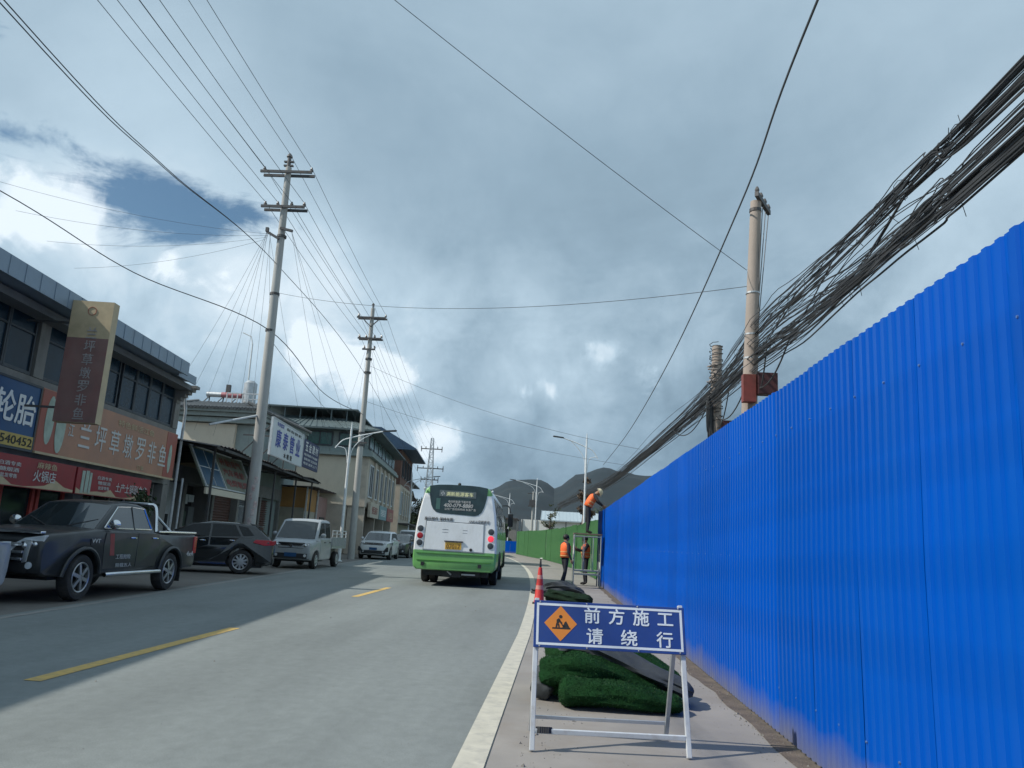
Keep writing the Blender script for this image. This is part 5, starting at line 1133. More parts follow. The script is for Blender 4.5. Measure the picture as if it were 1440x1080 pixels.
# pale crew-cab flatbed mini truck
S = dict(hw=.80, zb=.30, wr=.30, ra=.36, yf=1.5, yr=-1.5, top=[(2.12, .52), (2.14, .72), (2.10, .92), (1.95, 1.0), (1.62, 1.08), (1.3, 1.1), (-.35, 1.10), (-.38, 1.06), (-.40, .55)], cab=[(1.68, 1.04), (1.05, 1.74), (.85, 1.80), (.1, 1.82), (-.30, 1.78), (-.38, 1.04)], cw=(.78, .68), tumble=.04, tf=.10, tr=.0,
         win=[[(1.42, 1.12), (.98, 1.66), (.52, 1.68), (.50, 1.12)], [(.43, 1.12), (.45, 1.68), (-.22, 1.68), (-.28, 1.12)]], doors=[([(1.14, 1.06), (1.14, .62), (1.0, .36), (.50, .36), (.48, 1.06)], (.6, .95)), ([(.44, 1.06), (.46, .36), (-.28, .36), (-.32, 1.06)], (-.15, .95))], mirror=(1.28, 1.2), spokes=8, rim=STEEL, handle=BLACK_PL)
S['yr'] = -1.55
def truck_lower(S): return S
Sx = dict(S); Sx['yr'] = -1.5
# the cab body stops behind the rear door, so only the front arch is cut
Sx['lower'] = True
def lower_outline_front(S):
    zb, ra, wr = S['zb'], S['ra'], S['wr']; P = [(S['top'][0][0]-.02, zb+.06), (S['top'][0][0]-.12, zb)]
    a0 = math.asin((zb-wr)/ra)
    for i in range(15): a = a0+(math.pi-2*a0)*i/14; P.append((S['yf']+ra*math.cos(a), wr+ra*math.sin(a)))
    P.append((S['top'][-1][0], zb)); return P + S['top'][::-1]
_lo = lower_outline; lower_outline = lambda s_: lower_outline_front(s_) if s_.get('lower') else _lo(s_)
trk = car('mini_truck', 'pale grey crew-cab mini truck with a low slatted flatbed, facing the road', (-9.42, 30.25, 0), math.pi+.02, P_PALE, Sx, None, 'truck')
front_bits(trk, Sx, .78, (.3, .2), (.48, .70, .92), 3, CHROME, .42)
b = MB(); b.box2((-.80, -2.75, .72), (.80, -.46, .80)); b.build('cargo_bed', P_PALE, trk)
for s in (-1, 1):
    b = MB(); b.box2((s*.77, -2.75, .80), (s*.81, -.46, 1.16)); sd_ = b.build('bed_side', P_PALE, trk)
    b = MB()
    for i in range(10): b.box2((s*.812, -2.7+i*.235, .82), (s*.824, -2.62+i*.235, 1.14))
    b.build('rib', P_PALE, sd_)
    b = MB()
    for y in (-2.70, -1.95, -1.2, -.52): b.bar((s*.78, y, 1.16), (s*.78, y, 1.42), .035)
    b.bar((s*.78, -2.7, 1.42), (s*.78, -.52, 1.42), .035); b.bar((s*.78, -2.7, 1.29), (s*.78, -.52, 1.29), .025); b.build('rail', GREY_PAINT, trk)
b = MB(); b.box2((-.8, -2.79, .80), (.8, -2.752, 1.16)); b.build('tailgate', P_PALE, trk)
b = MB(); b.box2((-.4, -2.7, .45), (-.3, -.3, .72)); b.box2((.3, -2.7, .45), (.4, -.3, .72)); b.tube([(-.6, -1.5, .3), (.6, -1.5, .3)], .05, 8); b.build('chassis', BLACK_PL, trk)

def suv_spec(hw=.92, roof=1.62):
    return dict(hw=hw, zb=.26, wr=.35, ra=.41, yf=1.35, yr=-1.35, top=[(2.2, .50), (2.22, .75), (2.14, .92), (1.2, 1.04), (.9, 1.05), (-2.0, 1.08), (-2.22, 1.02), (-2.24, .6)], cab=[(1.15, 1.0), (.30, roof-.12), (-.1, roof-.02), (-1.2, roof), (-1.75, roof-.08), (-2.1, 1.05)], cw=(.82, .66), tumble=.1,
         win=[[(.90, 1.10), (.28, roof-.16), (-.30, roof-.13), (-.30, 1.10)], [(-.36, 1.10), (-.36, roof-.13), (-1.1, roof-.13), (-1.25, 1.12)], [(-1.32, 1.12), (-1.2, roof-.14), (-1.6, roof-.17), (-1.8, 1.14)]],
         doors=[([(.82, 1.03), (.95, .8), (.92, .36), (-.32, .36), (-.32, 1.04)], (-.18, .95)), ([(-.36, 1.04), (-.36, .36), (-.93, .36), (-1.03, .7), (-1.2, 1.06)], (-1.03, .97))], mirror=(.70, 1.14), spokes=8, tf=.2, tr=.12)
S = suv_spec(); w1 = car('suv', 'white SUV facing the camera, parked behind the flatbed truck', (-10.15, 46.4, 0), math.pi+.05, P_WHITE, S, None, 'car')
front_bits(w1, S, .86, (.34, .10), (.55, .80, .92), 3, CHROME, .52); tail_bits(w1, S, .98)
for s in (-1, 1):
    b = MB(); b.prism([(s*.55, .42), (s*.86, .46), (s*.84, .70), (s*.74, .68)], lambda x, z: (x, 2.215, z), lambda x, z: (x, 2.10, z)); b.build('bumper_insert', BLACK_PL, w1)
S = suv_spec(.9, 1.55); w3 = car('suv', 'dark grey small SUV half hidden behind the white SUV', (-10.2, 52.6, 0), math.pi+.06, P_GREYD, S, None, 'car'); front_bits(w3, S, .84, (.3, .12), (.5, .6, .82), 3, CHROME, .45)
S = suv_spec(.88, 1.9); S['cab'] = [(1.5, 1.02), (.75, 1.78), (.4, 1.88), (-1.6, 1.9), (-2.0, 1.84), (-2.16, 1.05)]; S['win'] = [[(1.2, 1.12), (.7, 1.72), (.0, 1.74), (.0, 1.12)], [(-.06, 1.12), (-.06, 1.74), (-1.0, 1.74), (-1.0, 1.12)], [(-1.06, 1.12), (-1.06, 1.74), (-1.8, 1.72), (-1.95, 1.12)]]
w2 = car('minivan', 'white minivan parked farthest along the row, just left of the bus', (-10.75, 59.5, 0), math.pi+.08, P_WHITE, S, None, 'van'); front_bits(w2, S, .82, (.3, .16), (.5, .62, .80), 3, CHROME, .45)
S = suv_spec(.9, 1.66); sv = car('suv', 'silver car at the picture edge parked nose to nose with the black pickup', (-8.92, 9.52, 0), .01, P_SILV, S, None, 'car'); front_bits(sv, S, .80, (.34, .16), (.5, .62, .80), 3, CHROME, .45); tail_bits(sv, S, .98)

# ------------------------------------------------------------------ city bus
BW = mat('white_bus_paint', (.78, .81, .82), .3, var=.04, coat=.5, dirt=(.5, .50, .47), dscale=1.6, damt=.5, low=((.3, .3, .28), .5), stretch=(1, 1, .5))
BG = mat('green_bus_paint', (.15, .39, .12), .35, var=.08, coat=.4, dirt=(.14, .24, .10), damt=.4, low=((.2, .2, .17), .35))
BUSX, BUSY, BRZ = -2.80, 22.8, R(1.6)
bus = thing('city_bus', 'white and green city bus seen from behind in the lane', 'bus', (BUSX, BUSY, 0), BRZ)
sec = [(1.10, .44), (1.19, .52), (1.21, .62), (1.215, .80), (1.215, .98), (1.21, 1.3), (1.19, 1.62), (1.13, 2.1), (1.05, 2.5), (1.01, 2.66), (.97, 2.78), (.86, 2.86), (.6, 2.90), (.3, 2.915)]
full = [(-x, z) for x, z in sec] + [(x, z) for x, z in sec[::-1]]
def secx(z):
    for (xa, za), (xb, zb_) in zip(sec, sec[1:]):
        if za <= z <= zb_: return xa+(xb-xa)*(z-za)/(zb_-za)
    return .9
def ylean(z): return .0 if z < .9 else .055*(z-.9)+.035*max(0, z-2.2)**2
Lb = 8.3; st = [(0, .955), (.02, .975), (.06, .99), (.14, 1), (Lb-.3, 1), (Lb-.1, .985), (Lb, .95)]
b = MB(); k = len(full); zc_ = 1.6; vs = []
for y, s in st:
    for (x, z) in full: vs.append((x*s, y+(ylean(z)*(1-min(1, y/2.5)) if y < 2.5 else 0), zc_+(z-zc_)*(1-(1-s)*.6)))
b.v = [Vector(v) for v in vs]
for j in range(len(st)-1):
    for i in range(k-1):
        zz = (full[i][1]+full[i+1][1])/2; b.f.append((j*k+i, j*k+i+1, (j+1)*k+i+1, (j+1)*k+i)); b.m.append(1 if zz < .97 or (zz > 2.63 and j < 3) else 0)
    b.f.append((j*k+k-1, j*k, (j+1)*k, (j+1)*k+k-1)); b.m.append(1)
h = len(sec)
for i in range(h-1):        # rear and front faces, row by row, bulging a little
    for base, last in ((0, False), ((len(st)-1)*k, True)):
        b.f.append((base+i, base+i+1, base+k-2-i, base+k-1-i)); b.m.append(1 if (sec[i][1]+sec[i+1][1])/2 < .97 or (sec[i][1]+sec[i+1][1])/2 > 2.63 else 0)
b.build('body', [BW, BG], bus, smooth=True)
def rearface(z): return ylean(z)*.99
def RP(x, z, d=0): return (x, rearface(z)-d, z)
def rear_prism(poly, d0=.004, d1=-.02): 
    bb = MB(); bb.prism(poly, lambda x, z: RP(x, z, d0), lambda x, z: RP(x, z, d1)); return bb
BGLASS = mat('bus_rear_glass', (.022, .045, .05), .08, var=.2, spec=.5)
win = [(-.86, 2.855), (-.6, 2.898), (-.3, 2.913), (.3, 2.913), (.6, 2.898), (.86, 2.855), (.84, 2.55), (.78, 2.30), (.71, 2.14), (.62, 2.06), (.5, 2.03), (-.5, 2.07), (-.63, 2.10), (-.72, 2.18), (-.78, 2.30), (-.84, 2.55)]
win_old = [(-.86, 2.84), (-.84, 2.55), (-.78, 2.30), (-.72, 2.18), (-.63, 2.10), (-.5, 2.07), (.5, 2.03), (.62, 2.06), (.71, 2.14), (.78, 2.30), (.84, 2.55), (.86, 2.80)]
rear_prism(win, .008).build('rear_window', BGLASS, bus)
rw = bus.children[-1]
rear_prism([(-.56, 2.745), (-.56, 2.56), (.52, 2.54), (.52, 2.725)], .011).build('display', mat('grey_led_display', (.10, .13, .135), .4), rw)
rear_prism([(-.64, 2.50), (-.64, 2.18), (-.52, 2.18), (-.52, 2.50)], .010).build('sticker', mat('teal_sticker', (.06, .14, .12), .4), rw)
RT = lambda x, z, d=.012: TM(RP(x, z, d), (1, 0, 0), (0, .06, 1))
AMB = mat('lit_amber_dots', (.5, .5, .3), .5, emit=((.75, .8, .45), .22))
lettering('小', .12, .13, WHITE_L, bus, RT(-.46, 2.65), bold=.01); lettering('满新能源客车', .80, .125, AMB, bus, RT(.04, 2.64), bold=.02)
lettering('电动新能源 节能环保', .66, .075, GREYL, bus, RT(.05, 2.42)); lettering('400-079-8880', .86, .11, GREYL, bus, RT(.02, 2.31), shear=.2); lettering('公交广告招商热线 车身广告', .92, .07, GREYL, bus, RT(.08, 2.2))
lettering('高压部件 保持车距', .84, .10, INK, bus, RT(-.52, 1.90, .008), bold=.012); lettering('ANKAI安凯客车', .62, .10, mat('grey_badge', (.12, .13, .15), .4), bus, RT(.66, 1.87, .008), bold=.015, shear=.25)
def outline(poly, w=.012, d=.0055):
    bb = MB()
    for i in range(len(poly)): bb.bar(RP(*poly[i], d), RP(*poly[(i+1) % len(poly)], d), w, .012, 0, (0, 1, 0))
    return bb
SEAM = mat('panel_seam', (.22, .24, .25), .6)
rear_prism([(-.86, 1.82), (-.90, 1.02), (.82, 1.00), (.80, 1.80)], .012, -.02).build('engine_cover', BW, bus, bevel=.01)
outline([(-.88, 1.835), (-.92, 1.0), (.84, .985), (.82, 1.815)], .016, .003).build('seam', SEAM, bus)
b = MB()
for x in (-.32, -.28, .28): b.box2((x-.08, rearface(1.55)-.016, 1.52), (x+.06, rearface(1.55)-.011, 1.53)); b.box2((x-.08, rearface(1.6)-.016, 1.60), (x+.06, rearface(1.6)-.011, 1.61))
b.build('vent', SEAM, bus)
b = MB(); b.box2((-.28, rearface(1.1)-.03, 1.05), (.19, rearface(1.1)-.013, 1.25)); pl = b.build('number_plate', mat('yellow_plate', (.72, .42, .06), .45), bus); b = MB(); b.box2((-.31, rearface(1.1)-.05, 1.26), (.24, rearface(1.1)-.012, 1.29)); b.build('plate_lamp', BLACK_PL, pl); lettering('07017', .40, .13, mat('dark_plate_print', (.16, .07, .02), .5), pl, RT(-.045, 1.13, .032), bold=.012)
b = MB(); b.tube([RP(.47, 1.06, .0), RP(.47, 1.06, .03)], .045, 12); b.build('charge_cap', BLACK_PL, bus)
for s in (-1, 1):
    for z, mm in ((1.60, MULL), (1.40, REDLIT if s > 0 else RED), (1.20, MULL)):
        b = MB(); b.tube([RP(s*1.03, z, -.01), RP(s*1.03, z, .022), RP(s*1.03, z, .03)], [.088, .088, .06], 16); b.build('tail_light', mm, bus, smooth=True)
        b = MB(); b.tube([RP(s*1.03, z, .0), RP(s*1.03, z, .012)], .105, 18); b.build('light_ring', BW, bus, smooth=True)
    b = MB(); b.ball((s*1.0, .06, 2.76), .04, 8, 6); b.build('marker_light', CLEAR, bus)
b = MB(); b.box2((-1.08, -.012, .70), (1.08, .02, .72)); b.box2((-1.1, -.02, .90), (1.1, .02, .92)); b.build('bumper_crease', mat('dark_green_line', (.05, .2, .03), .5), bus)
for x in (-.9, .75): b = MB(); b.box2((x-.05, -.02, .56), (x+.05, .01, .66)); b.build('reflector', BLACK_PL, bus)
b = MB(); b.ball((0, .22, 2.94), .05, 8, 6); b.build('camera', BLACK_PL, bus)
for s in (-1, 1):
    for i in range(5):
        y0 = .30+i*1.56; poly = [(y0+.12, 1.40), (y0+.13, 1.62), (y0+.16, 2.1), (y0+.2, 2.6), (y0+1.5, 2.6), (y0+1.5, 2.1), (y0+1.5, 1.62), (y0+1.5, 1.40)]
        wx = secx
        b = MB(); b.prism(poly, lambda y, z: (s*(wx(z)+.006), y, z), lambda y, z: (s*(wx(z)-.03), y, z)); b.build('side_window', BGLASS, bus)
    for y in (2.2, 6.3):
        for dx in ((0, -.26) if y < 3 else (0,)): wheel(bus, s*(1.06+dx), y, .45, .24, s, 8, STEEL, .55)
        b = MB(); b.tube([(s*1.222, y+.56*math.cos(a), .45+.56*math.sin(a)) for a in [i*math.pi/14 for i in range(15)]], .03, 6); b.build('wheel_arch', BLACK_PL, bus, smooth=True)
        b = MB(); b.prism([(y+.55*math.cos(i*math.pi/14), .43+.55*math.sin(i*math.pi/14)) for i in range(15)], lambda p, q: (s*1.222, p, q), lambda p, q: (s*1.205, p, q)); b.build('wheel_well', BLACK_RUB, bus)
    b = MB(); b.tube(spline([(s*1.0, 8.25, 2.75), (s*1.25, 8.5, 2.75), (s*1.34, 8.5, 2.5)], 5), .025, 6); b.box2((s*1.25, 8.42, 1.95), (s*1.45, 8.56, 2.45)); b.build('mirror', BLACK_PL, bus, bevel=.02)
b = MB(); b.box2((-.95, .5, .28), (.95, 7.8, .5)); b.tube([(-.9, 2.2, .45), (.9, 2.2, .45)], .14, 10); b.box2((-.35, .3, .26), (.2, 1.6, .44)); b.box2((.3, .35, .30), (.75, .8, .45)); b.build('chassis', BLACK_PL, bus)
b = MB(); b.box2((.22, .25, .33), (.62, .3, .37)); b.bar((-.2, .3, .42), (-.08, .26, .33), .04); b.build('tow_hook', STEEL, bus)

# dark truck ahead of the bus
TD = mat('dark_green_tarpaulin', (.04, .05, .045), .8, var=.25)
o = thing('cargo_truck', 'dark covered cargo truck ahead of the bus, only its side showing', 'truck', (-4.15, 50, 0), .05)
b = MB(); b.box2((-1.1, 0, 1.1), (1.1, 4.6, 3.0)); b.build('cargo_box', TD, o, bevel=.05)
b = MB(); b.box2((-1.05, 4.8, .7), (1.05, 6.4, 2.7)); b.build('cab', mat('rust_orange_cab', (.20, .07, .03), .5), o, bevel=.1)
b = MB(); b.box2((-.9, .05, .7), (.9, 6.2, 1.0)); b.build('chassis', BLACK_PL, o)
for s in (-1, 1):
    for y in (1.1, 5.6): wheel(o, s*.95, y, .48, .3, s, 6, STEEL)
    b = MB(); b.box2((s*.7, -.03, .8), (s*1.0, 0, .95)); b.build('tail_light', ORANGE_L, o)
    b = MB(); b.box2((s*1.14, 6.1, 1.7), (s*1.32, 6.22, 2.3)); b.bar((s*1.04, 6.15, 2.3), (s*1.25, 6.15, 2.32), .04); b.build('mirror', BLACK_PL, o)
b = MB(); b.box2((-1.0, -.05, .55), (1.0, 0, .7)); b.build('rear_bar', BLACK_PL, o)

# ------------------------------------------------------------------ roadworks sign
sg = thing('road_works_sign', 'blue folding road-works sign with an orange digging diamond on a grey A-frame', 'road sign', (.445, 5.50, 0), math.atan2(.09, 1.05))
W_ = 1.04; tiltv = Vector((0, .27, .93)).normalized(); TILT = lambda x, t, d=0: Vector((x, 0, 0)) + tiltv*t + Vector((0, -tiltv.z, tiltv.y))*d
for s in (-1, 1):
    b = MB(); b.bar(TILT(s*W_/2, 0), TILT(s*W_/2*.985, .985), .032, .032, 0, (1, 0, 0)); b.build('front_leg', GREY_PAINT, sg, bevel=.003)
    b = MB(); b.bar(Vector((s*W_/2*.95, .56, 0)), TILT(s*W_/2*.95, .92, -.03), .030, .030, 0, (1, 0, 0)); b.build('rear_leg', STEEL, sg, bevel=.003)
    b = MB(); b.bar(TILT(s*W_/2*.97, .93, -.05), TILT(s*W_/2*.97, .93, .03), .02); b.build('hinge', STEEL, sg)
b = MB(); b.bar(TILT(-W_/2+.017, .12), TILT(W_/2-.017, .12), .03, .03); b.build('front_crossbar', GREY_PAINT, sg, bevel=.003)
b = MB(); b.bar(Vector((-W_/2*.94, .53, .1)), Vector((W_/2*.94, .53, .1)), .022, .022); b.build('rear_crossbar', STEEL, sg)
b = MB()
for i in range(5): b.tube([TILT(-W_/2+.05+.014*i, .105, .0), TILT(-W_/2+.05+.014*i, .145, .0)], .026, 8)
b.build('wire_wrap', BLACK_PL, sg)
def on_board(b, poly, d0, d1): b.prism(poly, lambda x, t: TILT(x, t, d0), lambda x, t: TILT(x, t, d1))
SIGN_B = mat('sign_blue', (.018, .055, .235), .4, var=.06, scale=3, dirt=(.05, .08, .2), dscale=4, damt=.35)
SIGN_W = mat('sign_white', (.70, .75, .78), .45, var=.04)
SIGN_O = mat('sign_orange', (.72, .24, .035), .45, var=.06, scale=5)
z0, z1 = .645, .965; hw = W_/2+.012
b = MB(); on_board(b, [(-hw, z0), (hw, z0), (hw, z1), (-hw, z1)], .022, .036); bd = b.build('board', SIGN_B, sg, bevel=.003)
b = MB(); m1, m2 = .018, .034
for p, q in (((-hw+m1, z0+m1), (hw-m1, z0+m2)), ((-hw+m1, z1-m2), (hw-m1, z1-m1)), ((-hw+m1, z0+m2+.0005), (-hw+m2, z1-m2-.0005)), ((hw-m2, z0+m2+.0005), (hw-m1, z1-m2-.0005))):
    on_board(b, [p, (q[0], p[1]), q, (p[0], q[1])], .036, .0375)
b.build('border', SIGN_W, bd)
cx_, cz_ = -.345, .812
b = MB(); on_board(b, [(cx_-.115, cz_), (cx_, cz_-.12), (cx_+.115, cz_), (cx_, cz_+.12)], .036, .038); dm = b.build('diamond', SIGN_O, bd)
b = MB(); S_ = .95
def pic(poly): on_board(b, [(cx_+x*S_, cz_+z*S_) for x, z in poly], .038, .0392)
pic([(-.062, -.040), (.072, -.040), (.072, -.030), (-.062, -.030)]); pic([(.012, -.029), (.066, -.029), (.040, .018), (.030, .010)])          # ground and heap
pic([(.0+.013*math.cos(a*.6283), .048+.013*math.sin(a*.6283)) for a in range(10)])                                                               # head
pic([(-.030, .026), (-.012, .038), (.000, .022), (-.016, -.002), (-.030, .004)]); pic([(-.032, .004), (-.020, -.002), (-.026, -.029), (-.038, -.029)]); pic([(-.022, .000), (-.010, -.006), (-.006, -.029), (-.016, -.029)])
pic([(-.008, .026), (.014, .004), (.010, -.002), (-.012, .016)]); pic([(-.004, .012), (.024, -.016), (.032, -.012), (.030, -.024), (.016, -.022), (-.006, .006)])
b.build('pictogram', INK, dm)
def sgtext(ch, x, t, w, h): lettering(ch, w, h, SIGN_W, bd, TM(TILT(x, t, .0365), (1, 0, 0), tiltv), bold=.03, depth=.0015)
for ch, x, w, h in (('前', -.122, .112, .108), ('方', .05, .112, .108), ('施', .223, .116, .108), ('工', .395, .112, .086)): sgtext(ch, x, .877, w, h)
for ch, x in (('请', -.105), ('绕', .135), ('行', .385)): sgtext(ch, x, .738, .116, .108)
b = MB()
for x in (-.49, -.16, .2, .49): b.ball(TILT(x, z1-.01, .038), .006, 6, 4); b.ball(TILT(x, z0+.01, .038), .006, 6, 4)
b.build('rivet', STEEL, bd)

# ------------------------------------------------------------------ heaps of artificial turf
def turf_roll(name, label, pts, ra, rb, matl, seed, loc, group, blades=5000, fold=.03, flat=.0, end_mat=None):
    """rolled / folded mat: elliptical roll with folds along a spine, resting on what is below it"""
    rnd = random.Random(seed); loc = Vector(loc); o = thing(name, label, 'turf roll', loc, 0, group)
    sp = spline([Vector(p) for p in pts], 10); n = 30; vs = []; k = len(sp)
    for i, p in enumerate(sp):
        d = (sp[min(i+1, k-1)]-sp[max(i-1, 0)]).normalized(); sd_ = d.cross(Vector((0, 0, 1))).normalized(); u_ = sd_.cross(d)
        t = i/(k-1); A = ra[0]+(ra[1]-ra[0])*t; B = rb[0]+(rb[1]-rb[0])*t; e_ = min(1, (.25+min(t, 1-t)*14)) ** .5
        for j in range(n):
            a = 2*math.pi*j/n; q = Vector((math.cos(a)*3+seed, math.sin(a)*3, t*5)); f = 1+fold*6*noise.noise(q)+fold*3*math.sin(a*5+t*7+seed)
            pt = p+sd_*math.cos(a)*A*f*e_+u_*math.sin(a)*B*f*e_; pt.z = max(pt.z, flat+.004); vs.append(pt-loc)
    fs = [(i*n+j, i*n+(j+1) % n, (i+1)*n+(j+1) % n, (i+1)*n+j) for i in range(k-1) for j in range(n)] + [tuple(range(n)), tuple(range((k-1)*n, k*n))[::-1]]
    b = MB(); b.add(vs, fs); sh = b.build('mat', matl, o, smooth=True)
    if blades:
        g = MB(); me = sh.data; polys = [p for p in me.polygons if len(p.vertices) == 4 and p.center.z+loc.z > flat+.015]; ws = [p.area for p in polys]
        for p in rnd.choices(polys, ws, k=blades):
            c = [me.vertices[i].co for i in p.vertices]; u1, u2 = rnd.random(), rnd.random(); q = c[0].lerp(c[1], u1).lerp(c[3].lerp(c[2], u1), u2)
            nn_ = (p.normal+Vector((rnd.gauss(0, .45), rnd.gauss(0, .45), rnd.gauss(0, .45)))).normalized(); a = nn_.orthogonal().normalized(); a = Matrix.Rotation(rnd.random()*6.28, 3, nn_) @ a; l = rnd.uniform(.007, .017)
            g.add([q-a*.0025, q+a*.0025, q+nn_*l], [(0, 1, 2)])
        tag(g.build('grass_blades', BLADE, sh, fix=False), kind='stuff')
    return o
BLADE = mat('turf_blades', (.015, .064, .018), .6, var=.45, scale=30, spec=.25)
TG1 = 'folded turf mats behind the road-works sign'
turf_roll('turf_roll', 'front lower green turf mat of the heap behind the road-works sign', [(.12, 7.05, .10), (.45, 7.02, .12), (.8, 7.0, .10), (1.16, 7.02, .06)], (.22, .15), (.13, .07), TURF, 1, (.6, 7, 0), TG1, 6500, .022)
turf_roll('turf_roll', 'green turf mat bulging upright at the road side of the heap behind the sign', [(.02, 7.35, .16), (.25, 7.22, .27), (.6, 7.26, .22), (1.0, 7.25, .12)], (.20, .14), (.17, .07), TURF, 2, (.4, 7.3, 0), TG1, 6500, .03)
turf_roll('turf_roll', 'dark-backed turf mat lying slanted across the top of the heap behind the sign', [(.15, 7.62, .45), (.5, 7.5, .42), (.9, 7.4, .26), (1.3, 7.36, .11)], (.30, .20), (.10, .07), TURFB, 3, (.6, 7.5, 0), TG1, 0, .035)
turf_roll('turf_roll', 'green turf mat at the back of the heap, showing beside the dark backing', [(.05, 7.75, .2), (.4, 7.85, .36), (.8, 7.75, .30), (1.25, 7.62, .10)], (.28, .16), (.22, .09), TURF, 4, (.6, 7.8, 0), TG1, 4500, .03)
turf_roll('turf_roll', 'grey backing flap hanging to the ground at the road side of the heap', [(-.06, 7.16, .06), (.0, 7.3, .12), (.02, 7.6, .16)], (.09, .12), (.07, .16), TURFB, 6, (0, 7.3, 0), TG1, 0, .03)
TG2 = 'dark turf rolls on the pavement before the workers'
turf_roll('turf_roll', 'dark turf roll on the pavement nearest the first cone', [(-.05, 19.7, .12), (.3, 19.3, .14), (.65, 19.0, .12), (1.0, 18.9, .10)], (.2, .17), (.14, .10), turf_mat('dark_green_turf', (.014, .030, .018)), 7, (.4, 19.2, 0), TG2, 0, .05)  # this roll's turf is a darker green
turf_roll('turf_roll', 'black-backed turf heap behind the first cone, below the standing worker', [(-.1, 20.9, .14), (.2, 20.8, .24), (.5, 20.9, .20), (.85, 21.1, .08)], (.35, .25), (.2, .12), TURFB, 8, (.3, 20.9, 0), TG2, 0, .06)
turf_roll('turf_roll', 'low dark turf strip beside the white line near the cones', [(-.45, 22.2, .05), (-.1, 22.0, .07), (.25, 22.3, .06)], (.2, .2), (.07, .06), TURFB, 9, (-.1, 22.1, 0), TG2, 0, .06)

# ------------------------------------------------------------------ traffic cones
CONE = mat('orange_red_cone', (.60, .04, .035), .5, var=.1, dirt=(.3, .07, .06), dscale=9, damt=.5)
REFL = mat('pale_reflective_band', (.58, .26, .22), .4)
def cone(label, x, y, h=.9, tip=0, rz=0, group=None):
    o = thing('traffic_cone', label, 'traffic cone', (x, y, .0), rz, group)
    M_ = Matrix.Rotation(tip, 4, 'X')
    if tip: M_ = Matrix.Translation((0, 0, .17)) @ M_
    b = MB(); b.M = M_; b.box2((-.15, -.15, 0), (.15, .15, .03)); b.build('base', BLACK_RUB, o, bevel=.008)
    b = MB(); b.M = M_; b.tube([(0, 0, .031), (0, 0, .05), (0, 0, h*.80), (0, 0, h*.81)], [.125, .115, .042, .03], 18); b.build('body', CONE, o, smooth=True)
    for z in (.32, .55):
        if z < h*.75: r0 = .115-(z-.05)*(.073/(h*.8-.05))+.003; b = MB(); b.M = M_; b.tube([(0, 0, z), (0, 0, z+.09)], [r0, r0-.011], 18, cap=False); b.build('band', REFL, o, smooth=True)
    b = MB(); b.M = M_; b.tube([(0, 0, h*.81), (0, 0, h*.9), (0, 0, h)], [.028, .022, .016], 8); b.build('tip', BLACK_PL, o, smooth=True)
    return o
cone('tall orange-red cone standing on the white edge line past the sign', -.24, 18.4, 1.0)
cone('orange-red cone lying tipped over by the turf behind the standing cone', .18, 22.6, .8, R(-97), -1.2)

# ------------------------------------------------------------------ scaffold
o = thing('scaffold', 'grey tubular work scaffold at the end of the blue fence, worker on top', 'scaffold', (1.2, 27.4, 0)); off = (1.2, 27.4, 0)
SC = mat('scaffold_tube', (.42, .46, .42), .5, .3, dirt=(.25, .18, .12), dscale=8, damt=.5)
x0, x1, y0, y1 = .76, 1.66, 26.9, 28.0
for x in (x0, x1):
    for y in (y0, y1): b = MB(off); b.tube([(x, y, 0), (x, y, 1.74)], .022, 8); b.build('post', SC, o, smooth=True)
b = MB(off)
for y in (y0, y1):
    for z in (.42, .54, 1.68): b.tube([(x0, y, z), (x1, y, z)], .018, 8)
    b.tube([(x0+.33, y, .54), (x0+.33, y, 1.68)], .015, 8); b.tube([(x0+.64, y, .54), (x0+.64, y, 1.68)], .015, 8)
for x in (x0, x1):
    b.tube([(x, y0, 1.5), (x, y1, .3)], .014, 6); b.tube([(x, y0, .3), (x, y1, 1.5)], .014, 6)
b.build('brace', SC, o, smooth=True)
b = MB(off); b.box2((x0-.03, y0-.03, 1.745), (x1+.03, y0+.5, 1.785)); b.box2((x0-.03, y0+.53, 1.745), (x1+.03, y1+.04, 1.785)); b.build('platform', mat('worn_plank', (.20, .15, .10), .85, var=.3, scale=6), o)

